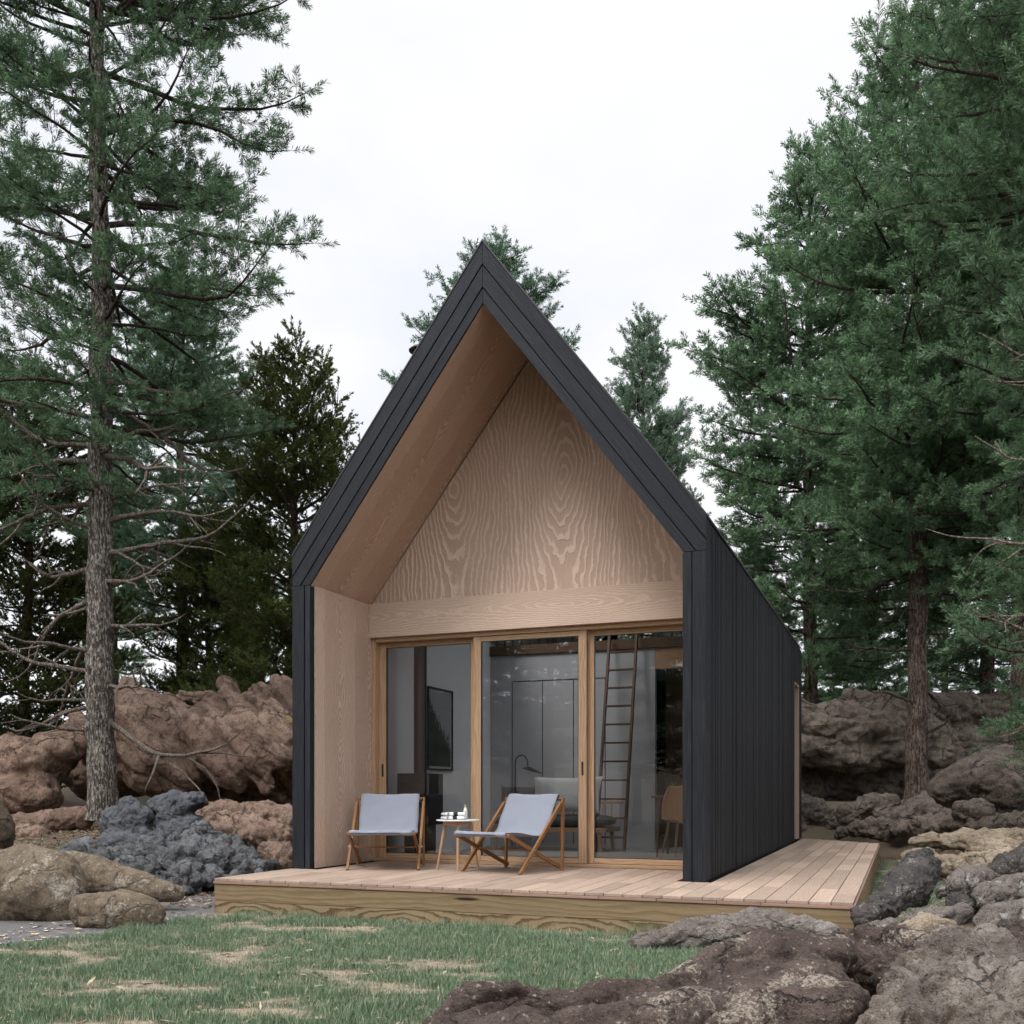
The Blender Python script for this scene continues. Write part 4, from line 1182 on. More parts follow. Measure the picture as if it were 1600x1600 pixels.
rock('rock_outcrop', 'dark overhanging brown outcrop behind the right corner of the cabin', 'rock', MR['brown_dark'], [
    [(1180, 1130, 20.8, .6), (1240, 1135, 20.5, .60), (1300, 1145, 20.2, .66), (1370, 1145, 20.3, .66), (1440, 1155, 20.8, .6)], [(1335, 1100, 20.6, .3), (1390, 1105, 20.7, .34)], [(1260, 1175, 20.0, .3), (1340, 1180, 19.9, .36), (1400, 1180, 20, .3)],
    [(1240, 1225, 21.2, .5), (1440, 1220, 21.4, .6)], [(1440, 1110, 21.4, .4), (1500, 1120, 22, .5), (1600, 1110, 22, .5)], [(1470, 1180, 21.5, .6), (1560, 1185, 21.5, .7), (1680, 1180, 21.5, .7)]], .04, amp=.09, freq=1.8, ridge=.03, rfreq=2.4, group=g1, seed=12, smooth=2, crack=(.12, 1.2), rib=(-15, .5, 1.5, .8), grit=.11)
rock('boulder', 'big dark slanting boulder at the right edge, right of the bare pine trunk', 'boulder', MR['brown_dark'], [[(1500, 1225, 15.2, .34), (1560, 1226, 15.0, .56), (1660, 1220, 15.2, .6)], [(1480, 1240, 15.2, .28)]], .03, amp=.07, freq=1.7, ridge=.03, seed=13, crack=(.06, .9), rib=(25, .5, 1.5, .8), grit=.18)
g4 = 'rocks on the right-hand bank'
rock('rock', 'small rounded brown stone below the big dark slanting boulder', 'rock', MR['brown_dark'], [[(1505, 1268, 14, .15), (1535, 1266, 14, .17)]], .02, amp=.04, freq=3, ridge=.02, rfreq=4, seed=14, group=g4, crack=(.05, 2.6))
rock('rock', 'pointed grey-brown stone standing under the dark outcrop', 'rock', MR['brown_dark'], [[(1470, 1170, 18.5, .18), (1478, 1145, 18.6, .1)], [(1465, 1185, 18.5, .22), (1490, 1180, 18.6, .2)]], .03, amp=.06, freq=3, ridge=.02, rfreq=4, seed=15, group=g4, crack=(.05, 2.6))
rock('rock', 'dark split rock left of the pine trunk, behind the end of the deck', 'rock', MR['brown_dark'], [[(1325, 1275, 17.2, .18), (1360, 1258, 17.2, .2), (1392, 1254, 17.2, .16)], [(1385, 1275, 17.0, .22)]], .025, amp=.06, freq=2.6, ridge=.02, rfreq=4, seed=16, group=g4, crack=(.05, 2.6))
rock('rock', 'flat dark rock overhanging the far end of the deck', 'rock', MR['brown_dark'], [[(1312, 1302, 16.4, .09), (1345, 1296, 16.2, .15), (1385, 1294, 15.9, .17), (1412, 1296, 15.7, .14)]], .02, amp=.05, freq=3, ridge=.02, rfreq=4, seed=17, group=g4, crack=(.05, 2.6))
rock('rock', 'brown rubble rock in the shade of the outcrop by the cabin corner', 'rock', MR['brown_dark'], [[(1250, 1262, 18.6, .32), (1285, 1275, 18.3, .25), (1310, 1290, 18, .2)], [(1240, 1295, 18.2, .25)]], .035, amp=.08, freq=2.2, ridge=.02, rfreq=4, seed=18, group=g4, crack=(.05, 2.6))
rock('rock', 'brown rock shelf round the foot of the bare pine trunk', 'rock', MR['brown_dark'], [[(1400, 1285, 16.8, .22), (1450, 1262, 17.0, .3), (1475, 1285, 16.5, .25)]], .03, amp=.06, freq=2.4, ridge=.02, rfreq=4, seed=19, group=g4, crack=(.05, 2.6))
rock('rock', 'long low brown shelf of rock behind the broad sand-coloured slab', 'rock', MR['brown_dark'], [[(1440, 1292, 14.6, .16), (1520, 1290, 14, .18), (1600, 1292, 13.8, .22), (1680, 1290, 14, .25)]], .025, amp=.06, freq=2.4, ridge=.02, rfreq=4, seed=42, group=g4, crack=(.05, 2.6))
rock('rock_slab', 'broad sand-coloured slab lying on the right bank beyond the deck', 'rock', MR['tan_slab'], [[(1440, 1316, 12.2, .13), (1500, 1312, 12.1, .2), (1570, 1316, 12.0, .25), (1640, 1318, 12.2, .3)], [(1540, 1330, 11.3, .2), (1630, 1330, 11.3, .25)]], .022, amp=.05, freq=2.2, ridge=.035, rfreq=2.4, flat=.7, seed=20, group=g4, fold=(1, 1, 3), crack=(.05, 1.6))
rock('rock_slab', 'blocky sand-coloured stone at the near end of the broad slab', 'rock', MR['tan_slab'], [[(1425, 1342, 11.2, .115), (1450, 1340, 11.0, .13)], [(1475, 1352, 10.6, .14), (1540, 1355, 10.2, .17), (1600, 1352, 10.2, .2)]], .018, amp=.04, freq=3, ridge=.02, rfreq=3, seed=21, group=g4, crack=(.03, 2.5))
rock('rock', 'long dark grey log-shaped rock pointing at the corner of the deck', 'rock', MR['log'], [[(1342, 1437, 6.72, .06), (1385, 1410, 6.95, .105), (1425, 1382, 7.25, .15), (1445, 1350, 7.6, .12)], [(1432, 1388, 7.25, .12)]], .012, amp=.025, freq=5, ridge=.018, rfreq=7, seed=22, group=g4, smooth=2, crack=(.022, 6))
rock('rock', 'pinkish knobbly rock just right of the log-shaped rock', 'rock', MR['mix'], [[(1492, 1384, 8.1, .10), (1530, 1370, 8.3, .12)], [(1470, 1392, 8.0, .06)]], .014, amp=.03, freq=5, seed=23, group=g4, smooth=2, crack=(.022, 6))
rock('rock', 'small dark round rock in front of the pinkish knobbly rock', 'rock', MR['log'], [[(1492, 1412, 7.1, .075), (1515, 1418, 7.0, .07)]], .012, amp=.02, freq=6, seed=24, group=g4, smooth=2, crack=(.022, 6))
rock('rock', 'dark leaning rock at the right edge above the white-lichened rock', 'rock', MR['log'], [[(1548, 1368, 8.9, .08), (1590, 1345, 9.1, .12), (1640, 1325, 9.3, .14)]], .016, amp=.03, freq=4, ridge=.015, rfreq=5, seed=25, group=g4, smooth=2, crack=(.022, 6))
rock('rock', 'grey rock blotched with white lichen at the right edge, upper of a pair', 'rock', MR['mix'], [[(1545, 1398, 6.9, .11), (1590, 1392, 7.0, .13), (1650, 1400, 7.0, .16)]], .014, amp=.03, freq=5, seed=26, group=g4, smooth=2, crack=(.022, 6))
rock('rock', 'grey rock blotched with white lichen at the right edge, lower of a pair', 'rock', MR['mix'], [[(1540, 1446, 5.9, .09), (1580, 1438, 5.9, .12), (1650, 1450, 5.9, .15)]], .012, amp=.025, freq=5, seed=27, group=g4, smooth=2, crack=(.022, 6))
rock('rock', 'flat white-edged stone below the log-shaped rock', 'rock', MR['mix'], [[(1420, 1446, 5.9, .06), (1465, 1432, 6.0, .075), (1500, 1430, 6.0, .06)]], .011, amp=.02, freq=5, seed=28, group=g4, smooth=2, crack=(.022, 6))
rock('rock', 'sand-coloured stone wedged behind the grey foreground rock', 'rock', MR['tan_slab'], [[(1408, 1462, 5.3, .06), (1450, 1448, 5.4, .075), (1480, 1452, 5.4, .06)]], .011, amp=.02, freq=5, seed=29, group=g4, smooth=2, crack=(.022, 6))
rock('rock', 'little whitish stone between the granite slab and the sand-coloured stone', 'rock', MR['mix'], [[(1365, 1452, 5.8, .055), (1390, 1448, 5.8, .05)]], .011, amp=.02, freq=6, seed=30, group=g4, smooth=2, crack=(.022, 6))
rock('rock_slab', 'low grey granite rock half buried in the lawn against the deck front', 'rock', MR['granite'], [[(995, 1476, 6.9, .05), (1060, 1462, 6.92, .115), (1140, 1456, 6.9, .14), (1220, 1455, 6.8, .14), (1290, 1464, 6.65, .11)]], .011, amp=.025, freq=4, ridge=.012, rfreq=7, seed=31, group=g4, crack=(.02, 4), rib=(20, .5, 1.6, 1))
g5 = 'lichen-spotted rocks in the foreground'
rock('rock', 'long lumpy dark brown foreground rock with cream lichen spots', 'rock', MR['front'], [
    [(690, 1618, 4.1, .12), (740, 1580, 4.2, .12), (800, 1566, 4.25, .125), (880, 1585, 4.25, .125), (960, 1575, 4.3, .14), (1040, 1562, 4.35, .15), (1110, 1542, 4.4, .16), (1200, 1512, 4.5, .17), (1280, 1522, 4.5, .15)],
    [(760, 1640, 4.0, .15), (900, 1640, 3.95, .17), (1060, 1625, 3.95, .18), (1180, 1600, 4.0, .2), (1300, 1600, 4.0, .2)], [(1000, 1640, 4.2, .25), (1250, 1600, 4.3, .28)], [(1310, 1500, 4.7, .12)], [(1400, 1650, 4.1, .25)]],
    .0095, amp=.04, freq=2.6, ridge=.006, rfreq=7, seed=32, group=g5, smooth=3, crack=(.06, 2.4), rib=(10, .55, 1.4, 1), grit=.15)
rock('rock', 'grey-brown slanting foreground rock in the lower right corner', 'rock', MR['front_grey'], [
    [(1400, 1620, 3.4, .13), (1440, 1560, 3.5, .15), (1478, 1505, 3.7, .13), (1490, 1470, 3.9, .075)], [(1500, 1540, 3.6, .2), (1540, 1500, 3.8, .13)], [(1470, 1640, 3.4, .22), (1580, 1600, 3.5, .27)], [(1500, 1640, 3.8, .3)]],
    .0095, amp=.04, freq=4, ridge=.018, rfreq=7, seed=33, group=g5, smooth=3, crack=(.06, 2.4), rib=(60, .45, 1.7, 1), grit=.18)
rock('rock', 'brown lumpy rock between the two foreground rocks and the sand-coloured stone', 'rock', MR['front'], [[(1325, 1478, 5.4, .10), (1375, 1488, 5.2, .13), (1430, 1490, 5.0, .12)], [(1380, 1520, 4.9, .16)], [(1440, 1470, 5.6, .1)]], .012, amp=.03, freq=5, seed=41, group=g5, smooth=2, crack=(.03, 5))
rock('rock', 'dark brown rock at the right edge behind the slanting foreground rock', 'rock', MR['front'], [[(1565, 1500, 4.4, .12), (1620, 1490, 4.4, .18)], [(1600, 1560, 4.0, .2)], [(1640, 1560, 4.3, .25)]], .012, amp=.04, freq=4, seed=34, group=g5, crack=(.04, 4))

# ------------------------------------------------------------------ trees
def tubes(P, Rr, sides=5):
    """P (B,n,3) centre lines, Rr (B,n) radii -> verts, quads"""
    P = np.asarray(P, float); B, n, _ = P.shape
    T = np.gradient(P, axis=1); T /= np.linalg.norm(T, axis=2, keepdims=True) + 1e-9
    ref = np.where(np.abs(T[..., 2:3]) > .9, np.array([1., 0, 0]), np.array([0, 0, 1.]))
    A = np.cross(T, ref); A /= np.linalg.norm(A, axis=2, keepdims=True) + 1e-9
    C = np.cross(T, A)
    an = np.arange(sides) / sides * 2 * PI
    V = P[:, :, None] + Rr[:, :, None, None] * (A[:, :, None] * np.cos(an)[:, None] + C[:, :, None] * np.sin(an)[:, None])
    idx = np.arange(B * n * sides).reshape(B, n, sides)
    a = idx[:, :-1]; b = idx[:, 1:]
    Q = np.stack([a, np.roll(a, -1, 2), np.roll(b, -1, 2), b], -1).reshape(-1, 4)
    return V.reshape(-1, 3), Q


def needles(P, D, L, K, nl, nw, rng, spread=(.5, 1.0), start=0.0, up=0.0):
    """K needles on every shoot"""
    N = len(P)
    t = rng.uniform(start, 1, (N, K)) ** .8; t[:, :3] = rng.uniform(.93, 1, (N, 3))
    ref = np.where(np.abs(D[:, 2:3]) > .9, np.array([1., 0, 0]), np.array([0, 0, 1.]))
    A = np.cross(D, ref); A /= np.linalg.norm(A, axis=1, keepdims=True); C = np.cross(D, A)
    ph = rng.uniform(0, 2 * PI, (N, K)); al = rng.uniform(*spread, (N, K)) * np.where(t > .92, .6, 1)
    rad = A[:, None] * np.cos(ph)[..., None] + C[:, None] * np.sin(ph)[..., None]
    dr_ = D[:, None] * np.cos(al)[..., None] + rad * np.sin(al)[..., None]
    if up: dr_[..., 2] += up
    dr_ /= np.linalg.norm(dr_, axis=2, keepdims=True)
    b = P[:, None] + D[:, None] * (t * L[:, None])[..., None]
    ln = nl * rng.uniform(.7, 1.15, (N, K))
    sd = np.cross(dr_, rng.normal(size=(N, K, 3))); sd /= np.linalg.norm(sd, axis=2, keepdims=True) + 1e-9
    w = nw * rng.uniform(.8, 1.2, (N, K))[..., None] / 2
    V = np.stack([b - sd * w * .7, b + sd * w * .7, b + dr_ * (ln * .6)[..., None] + sd * w, b + dr_ * ln[..., None], b + dr_ * (ln * .6)[..., None] - sd * w], 2)
    # two faces are enough: a thin kite
    V = V[:, :, [0, 2, 3, 4]]
    V = V.reshape(-1, 3)
    idx = np.arange(N * K * 4).reshape(-1, 4)
    rn = np.repeat(np.clip(rng.uniform(size=N)[:, None] * .8 + rng.uniform(size=(N, K)) * .2, 0, 1).ravel(), 4)
    tp = np.tile([0, .5, 1, .5], N * K)
    return V, idx, rn, tp


def unit(v): return v / (np.linalg.norm(v) + 1e-9)


def rot_axis(v, ax, a):
    return v * math.cos(a) + np.cross(ax, v) * math.sin(a) + ax * np.dot(ax, v) * (1 - math.cos(a))


def conifer(seed, H, z0, prof, whorl=.5, nb=5, rise=(-.15, .9), tip_up=.5, sec_sp=.17, sec_k=.42, shoot=.22, shoot_sp=.11, K=26, nl=.085, nw=.009,
            spread=(.5, 1.0), bare=.25, trunk_r=.2, sag=.0, skew=None, fill=1.0, sec_ang=(.7, 1.1), sec_lift=.15, up=0.0, crook=.35, lean=(0, 0)):
    """-> (trunk+limb verts/quads, needle verts/quads/attrs); prof(t) gives the branch length from crown base (0) to top (1)"""
    rng = np.random.default_rng(seed)
    zs = np.linspace(-.4, H, 150)
    wx = np.cumsum(rng.normal(0, .007, 150)); wy = np.cumsum(rng.normal(0, .007, 150)); wx -= wx[4]; wy -= wy[4]
    wx += lean[0] * (zs / H) ** 1.5; wy += lean[1] * (zs / H) ** 1.5
    tr_ = trunk_r * (1 - np.clip(zs / H, 0, 1)) ** .75 + .012
    tr_ *= 1 + .22 * np.exp(-np.clip(zs + .1, 0, 9) / .5)
    axis = lambda z: np.array([np.interp(z, zs, wx), np.interp(z, zs, wy), z])
    PB, RB, PS, RS, SP, SD, SL = [], [], [], [], [], [], []
    z = z0; az0 = rng.uniform(0, 6.3)
    while z < H - .12:
        t = (z - z0) / (H - z0); az0 += rng.uniform(.5, 1.2)
        k = nb if t < .85 else max(3, nb - 1)
        for b in range(k):
            if rng.uniform() > fill: continue
            az = az0 + 2 * PI * b / k + rng.normal(0, .25)
            L = prof(t) * rng.choice([rng.uniform(.45, .8), rng.uniform(.8, 1.18)], p=[.4, .6])
            if skew: L *= skew(az, z)
            if L < .1: continue
            el = rise[0] + (rise[1] - rise[0]) * t ** 1.4 + rng.normal(0, .12)
            d = np.array([math.cos(az) * math.cos(el), math.sin(az) * math.cos(el), math.sin(el)])
            p = axis(z + rng.uniform(-.18, .18) * whorl * 1.5); n = 9; pts = [p]; st = L / (n - 1)
            for i in range(1, n):
                s = i / (n - 1)
                d = unit(d + rng.normal(0, crook * .28, 3) * np.array([1, 1, .7]) + np.array([0, 0, (-sag if s < .55 else tip_up * .3)]))
                p = p + d * st; pts.append(p)
            pts = np.array(pts); r0 = min(.007 + .0105 * L, np.interp(z, zs, tr_) * .6)
            PB.append(pts); RB.append(r0 * (1 - np.linspace(0, 1, n)) ** .8 + .004)
            cum = np.linspace(0, L, n)
            s = bare * L * rng.uniform(.6, 1.2); sd_ = 1
            while s < L:
                q = np.array([np.interp(s, cum, pts[:, j]) for j in range(3)])
                i = min(int(s / L * (n - 1)), n - 2); dd = unit(pts[i + 1] - pts[i])
                upv = unit(np.array([0, 0, 1.]) - dd * dd[2]); sidev = np.cross(dd, upv)
                a = rng.uniform(*sec_ang) * sd_; sd_ = -sd_
                ds = unit(rot_axis(dd, upv, a) + upv * rng.normal(sec_lift, .22))
                l2 = max(.16, sec_k * (L - s) * rng.uniform(.6, 1.15) + .10)
                l2 = min(l2, 1.1)
                p2 = [q]; m_ = 4; dcur = ds
                for j in range(m_):
                    dcur = unit(dcur + rng.normal(0, .13, 3) + np.array([0, 0, .07])); p2.append(p2[-1] + dcur * l2 / m_)
                p2 = np.array(p2); PS.append(p2); RS.append((.0035 + .006 * l2) * (1 - np.linspace(0, 1, m_ + 1) * .8))
                # shoots along the twig
                q2 = l2 * .25; sg = 1
                while q2 < l2:
                    f = q2 / l2 * m_; j = min(int(f), m_ - 1); pp = p2[j] + (p2[j + 1] - p2[j]) * (f - j); dj = unit(p2[j + 1] - p2[j])
                    u2 = unit(np.array([0, 0, 1.]) - dj * dj[2] + 1e-6)
                    ds2 = unit(rot_axis(dj, u2, sg * rng.uniform(.4, 1.0)) + u2 * rng.normal(.22, .3)); sg = -sg
                    SP.append(pp); SD.append(ds2); SL.append(shoot * rng.uniform(.55, 1.1)); q2 += shoot_sp * rng.uniform(.7, 1.3)
                SP.append(p2[-1] - dcur * shoot * .3); SD.append(dcur); SL.append(shoot * rng.uniform(.9, 1.3))
                s += sec_sp * rng.uniform(.6, 1.4)
            SP.append(pts[-1]); SD.append(d); SL.append(shoot * 1.3)
        z += whorl * rng.uniform(.75, 1.25) * (1 - .35 * t)
    SP.append(axis(H - .2)); SD.append(np.array([0, 0, 1.])); SL.append(.35)
    # trunk
    tv, tq = tubes(np.stack([wx, wy, zs], -1)[None], tr_[None], 30)
    bs = fbm(tv * np.array([9, 9, 2.4]), 3) * .13 + ridged(tv * np.array([8, 8, 1.6]) + 3, 2) * .07
    cen = np.stack([np.interp(tv[:, 2], zs, wx), np.interp(tv[:, 2], zs, wy), tv[:, 2]], -1)
    tv = cen + (tv - cen) * (1 + bs[:, None])
    bv, bq = tubes(np.array(PB), np.array(RB), 6); sv, sq = tubes(np.array(PS), np.array(RS), 4)
    SP, SD, SL = np.array(SP), np.array(SD), np.array(SL)
    hv, hq = tubes(np.stack([SP, SP + SD * SL[:, None]], 1), np.tile([.0035, .0018], (len(SP), 1)), 3)
    wood_v = np.concatenate([bv, sv, hv]); wood_q = np.concatenate([bq, sq + len(bv), hq + len(bv) + len(sv)])
    nv, nq, rn, tp = needles(SP, SD, SL, K, nl, nw, rng, spread, up=up)
    return dict(trunk=(tv, tq), limbs=(wood_v, wood_q), needles=(nv, nq, rn, tp), axis=axis, nshoots=len(SP), zs=zs, tr=tr_)


BARK = bark_mat('pine_bark', (.085, .058, .046), (.17, .125, .10), (.30, .27, .235), .35)
BARK_L = bark_mat('lichen_bark', (.11, .088, .075), (.20, .165, .14), (.40, .38, .33), .85)
TWIG = bark_mat('twig_bark', (.075, .055, .045), (.14, .105, .085), (.2, .17, .14), .3, 2.0)
DEAD = bark_mat('dead_twig', (.20, .16, .13), (.33, .275, .23), (.42, .37, .31), .4, 2.0)
N_PINE = needle_mat('pine_needles', (.026, .060, .034), (.19, .305, .165), (.16, .12, .06))
N_BLUE_HAZE = needle_mat('bluish_hazed_needles', (.036, .078, .052), (.20, .315, .20), (.16, .13, .08))  # bluish green, with distance haze mixed into the needle colour
N_FIR_HAZE = needle_mat('hazed_fir_needles', (.045, .085, .055), (.19, .275, .185), (.2, .16, .09))  # paled needle colour stands in for haze on the far tree
N_CYP = needle_mat('olive_cypress_leaves', (.034, .050, .014), (.115, .140, .040), (.10, .075, .012), .2)


def tree_parts(d, t, nm, bk=None, twig=None):
    tr_ = mesh_np('trunk', d['trunk'][0], d['trunk'][1], bk or BARK, t, smooth=True)
    v1, q1 = d['limbs']; v2, q2, rn, tp = d['needles']
    ar = np.concatenate([np.zeros(len(v1)), rn]); at_ = np.concatenate([np.zeros(len(v1)), tp])
    mesh_np('crown', np.concatenate([v1, v2]), [q1, q2 + len(v1)], [nm, twig or TWIG], t, attrs={'rnd': ('POINT', ar), 'tip': ('POINT', at_)},
            mat_idx=np.concatenate([np.ones(len(q1)), np.zeros(len(q2))]))
    return t


def spot(px, d, z=None):
    p = at(px, 1237, d); return (p[0], p[1], float(gz(p[0], p[1])) - .05 if z is None else z)


def recolour(t, nm):
    for c in t.children:
        if c.name.startswith('crown'):
            me = c.data.copy(); me.materials[0] = nm; c.data = me


toward_cam_right = math.atan2(SN, CS)   # world angle of 'right in the picture'
# 1. lichen pine in front of the left outcrop
def skewA(az, z):
    # thinner on the side that faces the lawn
    return 1 - .55 * max(0, math.cos(az - math.atan2(-CS, SN) ) - .2) / .8
pA = lambda t: np.interp(t, [0, .08, .25, .5, .75, .92, 1], [1.7, 2.6, 3.15, 3.1, 2.4, 1.2, .3])
dA = conifer(101, 18.5, 5.2, pA, whorl=.48, nb=6, fill=.9, rise=(-.18, .7), tip_up=.22, K=58, nl=.105, nw=.0115, shoot=.24, shoot_sp=.10, sec_sp=.155, sec_k=.48, trunk_r=.19, bare=.36, crook=.5, spread=(.45, 1.2), skew=skewA)
tA = empty('pine_tree', spot(157, 15.0), 'tall pine with lichen-flecked trunk and bare lower branches, in front of the left outcrop', 'tree', 'pine trees')
tree_parts(dA, tA, N_PINE, BARK_L)


def dead_branch(t, ax, z, az, L, r, seed, droop=.12, mat=DEAD, forks=3):
    """a bare crooked branch with a few bare side twigs"""
    rg = np.random.default_rng(seed); d = np.array([math.cos(az), math.sin(az), rg.uniform(-.05, .3)]); d = unit(d)
    p = ax(z); n = 14; pts = [p]
    bend = rg.normal(0, .10)
    for i in range(1, n):
        d = unit(d + rg.normal(0, .13, 3) + np.array([0, 0, -droop + .02 * i])); pts.append(pts[-1] + d * L / (n - 1))
    pts = np.array(pts); PP = [pts]; RR = [r * (1 - np.linspace(0, 1, n)) ** .7 + .004]
    for k in range(forks):
        i = rg.integers(3, n - 3); dd = unit(pts[i + 1] - pts[i]); dd = unit(dd + rg.normal(0, .6, 3)); q = [pts[i]]; l2 = L * rg.uniform(.18, .42)
        for j in range(1, n): dd = unit(dd + rg.normal(0, .11, 3) + np.array([0, 0, -.03])); q.append(q[-1] + dd * l2 / (n - 1))
        PP.append(np.array(q)); RR.append(RR[0][i] * .62 * (1 - np.linspace(0, 1, n)) ** .7 + .003)
    v, q = tubes(np.array(PP), np.array(RR), 7)
    o = mesh_np('bare_branch', v, q, mat, t, smooth=True); return o


rg = random.Random(77)
for i, (z, side, L) in enumerate([(1.9, -1, 1.9), (2.25, 1, 1.6), (2.45, -1, 2.3), (3.55, -1, 2.2), (3.8, 1, 1.9), (4.7, 1, 2.3), (5.8, -1, 2.6), (6.8, 1, 2.4), (1.55, -1, 1.3), (1.75, 1, 2.7), (2.0, -1, 1.2), (2.55, 1, .7), (2.75, -1, 1.9), (2.95, -1, 2.1), (3.1, 1, 1.5), (3.4, -1, 1.0), (3.65, 1, 1.3), (3.95, -1, 2.3), (4.15, 1, 2.7), (4.3, 1, 1.4), (4.55, -1, 1.7), (4.8, 1, 1.2), (5.0, -1, 2.5), (5.05, 1, 1.6), (5.35, -1, 1.6), (5.55, -1, 2.6), (5.7, 1, 2.6), (5.95, 1, 1.9), (6.2, -1, 2.4), (6.5, 1, 2.5)]):
    az = toward_cam_right + (0 if side > 0 else PI) + rg.uniform(-.6, .4) * side
    dead_branch(tA, dA['axis'], z, az, L, .013 + .011 * L, 300 + i, droop=.10, forks=4 if L > 1.2 else 2)

# 2. generic pines
pB = lambda t: np.interp(t, [0, .1, .3, .52, .72, .84, .93, 1], [1.7, 2.6, 3.1, 2.75, 1.95, 1.25, .65, .22])
dB = conifer(202, 14.6, 4.3, pB, whorl=.43, nb=5, rise=(-.15, .65), tip_up=.25, fill=.92, K=50, nl=.105, nw=.0155, shoot=.24, shoot_sp=.105, sec_sp=.165, sec_k=.5, trunk_r=.17, bare=.2, crook=.45, spread=(.45, 1.2))
pC = lambda t: np.interp(t, [0, .15, .45, .66, .8, .9, .96, 1], [1.4, 2.2, 2.55, 2.2, 1.45, .85, .5, .2])
dC = conifer(303, 13.2, 2.2, pC, fill=.92, whorl=.43, nb=5, rise=(-.05, .7), tip_up=.25, K=46, nl=.105, nw=.0165, shoot=.23, shoot_sp=.105, sec_sp=.165, sec_k=.5, trunk_r=.14, bare=.18, crook=.4, spread=(.45, 1.2))
pD = lambda t: np.interp(t, [0, .17, .4, .65, .8, .92, 1], [1.2, 1.55, 2.15, 2.9, 2.4, 1.3, .3])
dD = conifer(404, 14.0, 1.0, pD, whorl=.42, nb=5, rise=(-.3, .55), tip_up=.2, K=64, nl=.085, nw=.0085, shoot=.24, shoot_sp=.09, sec_sp=.16, sec_k=.5, trunk_r=.18, bare=.2, crook=.45, spread=(.5, 1.1))
pE = lambda t: np.interp(t, [0, .1, .35, .6, .78, .9, 1], [1.6, 2.35, 2.45, 2.05, 1.55, 1.15, .6])
dE = conifer(505, 9.0, .4, pE, whorl=.33, nb=5, rise=(.1, .7), tip_up=.4, K=44, nl=.07, nw=.0165, shoot=.20, shoot_sp=.075, sec_sp=.16, sec_k=.6, trunk_r=.12, bare=.25, crook=.7, spread=(.25, .9), sec_lift=.3)
print('shoots', dA['nshoots'], dB['nshoots'], dC['nshoots'], dD['nshoots'], dE['nshoots'])
GP = 'pine trees'
tR1 = empty('pine_tree', spot(1430, 18.2), 'tallest pine right of the cabin with a long bare lower trunk above the dark rocks', 'tree', GP)
tree_parts(dB, tR1, N_PINE)
protoB = copy_tree(tR1); protoB.location = (60, 60, -50)
for i, (z, side, L) in enumerate([(1.3, 1, .9), (1.9, -1, 1.4), (2.3, 1, 1.5), (2.9, -1, 1.8), (3.2, 1, 1.7), (3.6, -1, 1.5), (3.9, 1, 2.0), (4.3, -1, 2.1), (4.5, 1, 1.6)]):
    dead_branch(tR1, dB['axis'], z, toward_cam_right + (0 if side > 0 else PI) + rg.uniform(-.5, .5), L, .012 + .007 * L, 500 + i, droop=.09, mat=TWIG, forks=3)
tR2 = empty('pine_tree', spot(1268, 22.8), 'rounded pine standing right behind the back corner of the black cabin', 'tree', GP)
tree_parts(dC, tR2, N_PINE); protoC = tR2; tR2.scale = (1.13, 1.13, 1.13)
tR3 = empty('pine_tree', spot(1720, 11.5), 'near pine whose boughs reach in from the right edge', 'tree', GP)
tree_parts(dD, tR3, N_PINE)
for i, (z, L) in enumerate([(5.6, 1.9), (5.1, 1.5), (4.4, 1.4), (3.3, 1.9), (2.6, 1.3), (2.3, 1.6), (1.8, 1.2)]):
    dead_branch(tR3, lambda z_: dD['axis'](z_) + np.array([-CS, -SN, 0]) * .5 - np.array([-SN, CS, 0]) * .9, z, toward_cam_right + PI + rg.uniform(-.3, .4), L, .02, 400 + i, droop=.1, forks=4)
tL2 = empty('cypress_tree', spot(452, 19.3), 'olive green cypress close to the left eave of the cabin', 'tree', 'cypress trees')
tree_parts(dE, tL2, N_CYP); protoE = tL2


def more(proto, px, d, sc, rz, label, group=GP, nm=None, z=None, name='pine_tree', sz=None):
    t = copy_tree(proto); t.name = name
    t.location = spot(px, d, z); t.rotation_euler = (0, 0, R_(rz)); t.scale = (sc, sc, sz or sc)
    tag(t, label, 'tree', group)
    for c in t.children:
        if nm is not None and c.name.startswith('crown'): c.material_slots[0].link = 'OBJECT'; c.material_slots[0].material = nm
    return t


GC = 'cypress trees'
more(protoB, 770, 27, 1.12, 40, 'haze-greyed green pine rising directly behind the gable peak', nm=N_BLUE_HAZE, sz=1.0)
more(protoC, 1004, 33, .98, 100, 'haze-paled slender pine standing alone behind the right roof slope', nm=N_FIR_HAZE, sz=1.17)
more(protoC, 1358, 26, .95, 200, 'thin-trunked pine between the cabin corner and the tallest right-hand pine')
more(protoB, 285, 24, .86, 150, 'blue-green pine behind the lichen pine, left of the cypress by the eave', nm=N_BLUE_HAZE)
more(protoB, -190, 17, 1.0, 250, 'dense pine cut off by the left edge of the photo')
more(protoE, 40, 21, 1.0, 70, 'dark olive cypress behind the left-hand outcrop', GC, name='cypress_tree')
more(protoE, 330, 22, .72, 190, 'shorter olive cypress between the lichen pine and the cypress by the eave', GC, name='cypress_tree')
more(protoC, 1540, 23, 1.1, 300, 'pine behind the big dark slanting boulder on the right')
more(protoB, 1590, 17, .95, 20, 'dark pine filling the right edge behind the nearest boughs')
more(protoC, 180, 34, .8, 10, 'distant pine seen low behind the left outcrop')
more(protoC, 395, 38, .7, 80, 'distant pine glimpsed between the cypress and the cabin')
more(protoB, 1180, 36, .62, 120, 'small distant pine just past the cabin eave on the right')
more(protoC, 1320, 40, .8, 230, 'faraway pine seen under the boughs right of the cabin')
more(protoC, 1480, 38, .9, 45, 'faraway pine right of the bare trunk')
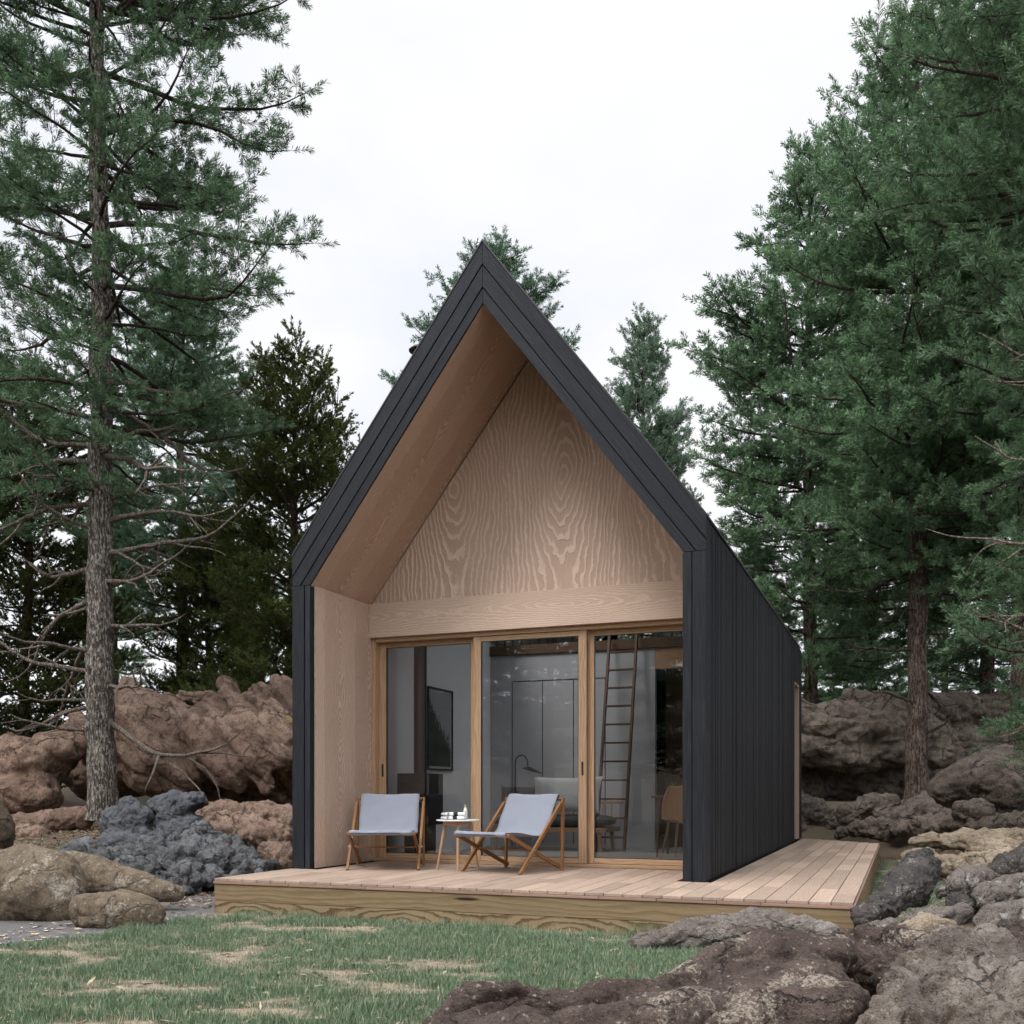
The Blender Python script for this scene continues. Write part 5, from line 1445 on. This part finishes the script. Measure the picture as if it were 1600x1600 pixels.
# trees behind the photographer, seen only as reflections in the glass doors
for px, py, k, rz in ((-5.2, -8, 1, 33), (-9.8, -8.5, 0, 99), (-15, -11, 1, 170), (-7.3, -9, 0, 0), (-12.5, -6, 1, 70), (-3.5, -13, 0, 140), (-17.5, -9, 0, 220), (-9.8, -17, 1, 300), (-13.5, -15, 0, 10), (1.0, -11, 1, 50)):
    t = copy_tree(protoC); t.name = 'pine_tree'; t.location = (px, py, float(gz(px, py)) - .05); t.rotation_euler = (0, 0, R_(rz)); t.scale = (.9, .9, .9)
    tag(t, 'pine mirrored in the glass doors, growing behind the photographer', 'tree', 'pines reflected in the doors')

for o in [protoB] + list(protoB.children): bpy.data.objects.remove(o)

# ------------------------------------------------------------------ light, sky, camera
SUN_EL, SUN_AZ = 52.0, 200.0      # azimuth as a compass-like angle of where the light comes from, from +Y toward +X
w = bpy.data.worlds.new('World'); S.world = w; w.use_nodes = True
nt = w.node_tree; g = NT(nt)
bg = nt.nodes['Background']
sky = g.n('ShaderNodeTexSky', sky_type='NISHITA'); sky.sun_disc = False
sky.sun_elevation = R_(SUN_EL); sky.sun_rotation = R_(SUN_AZ)
tcg = g.tc('Generated')
cl = g.noise(g.mapping(tcg, (1, 1, 2.2)), 2.1, 5, .55, .3)
cloud = g.mix(g.step(cl, .32, .62), (8.5, 8.75, 9.35), (9.7, 9.75, 9.85))
col = g.mix(.93, sky.outputs[0], cloud)
# overcast sky: the zenith and the part round the veiled sun are brighter than the horizon
ez = math.sin(R_(SUN_EL)); ex, ey = math.sin(R_(SUN_AZ)) * math.cos(R_(SUN_EL)), math.cos(R_(SUN_AZ)) * math.cos(R_(SUN_EL))
dt_ = g.n('ShaderNodeVectorMath', operation='DOT_PRODUCT'); nv_ = g.n('ShaderNodeVectorMath', operation='NORMALIZE'); g.link(tcg, nv_.inputs[0])
g.link(nv_.outputs[0], dt_.inputs[0]); dt_.inputs[1].default_value = (ex, ey, ez)
s3 = g.n('ShaderNodeSeparateXYZ'); g.link(nv_.outputs[0], s3.inputs[0])
glow = g.math('ADD', 1.0, g.math('ADD', g.math('MULTIPLY', g.step(s3.outputs[2], .60, .98), 1.1), g.math('MULTIPLY', g.step(dt_.outputs['Value'], .15, .95), 1.5)))
col = g.mix(1.0, col, glow, 'MULTIPLY')
g.link(col, bg.inputs[0]); bg.inputs[1].default_value = .102
sl_ = bpy.data.lights.new('sun', 'SUN'); sl_.energy = 1.5; sl_.angle = R_(18); sl_.color = (1, .97, .93)
so = bpy.data.objects.new('sun', sl_); COL.objects.link(so)
a = R_(SUN_AZ); e = R_(SUN_EL)
dv = Vector((math.sin(a) * math.cos(e), math.cos(a) * math.cos(e), math.sin(e)))
so.rotation_euler = dv.to_track_quat('Z', 'Y').to_euler(); so.location = dv * 30

cam = bpy.data.cameras.new('camera'); co = bpy.data.objects.new('camera', cam); COL.objects.link(co)
co.location = (0, 0, CAM_Z); co.rotation_euler = (PI / 2, 0, YAW)
cam.sensor_width = 36; cam.lens = F_PX / 1600 * 36; cam.shift_y = (HOR - 800) / 1600
cam.clip_start = .05; cam.clip_end = 2000
S.camera = co
S.view_settings.view_transform = 'Standard'; S.view_settings.look = 'None'; S.view_settings.exposure = .12; S.view_settings.gamma = 1
S.render.engine = 'CYCLES'
S.cycles.max_bounces = 5; S.cycles.use_adaptive_sampling = True; S.cycles.adaptive_threshold = .03; S.cycles.diffuse_bounces = 2; S.cycles.glossy_bounces = 3; S.cycles.transparent_max_bounces = 8; S.cycles.caustics_reflective = False; S.cycles.caustics_refractive = False
print('tris', sum(len(o.data.polygons) for o in S.objects if o.type == 'MESH'))
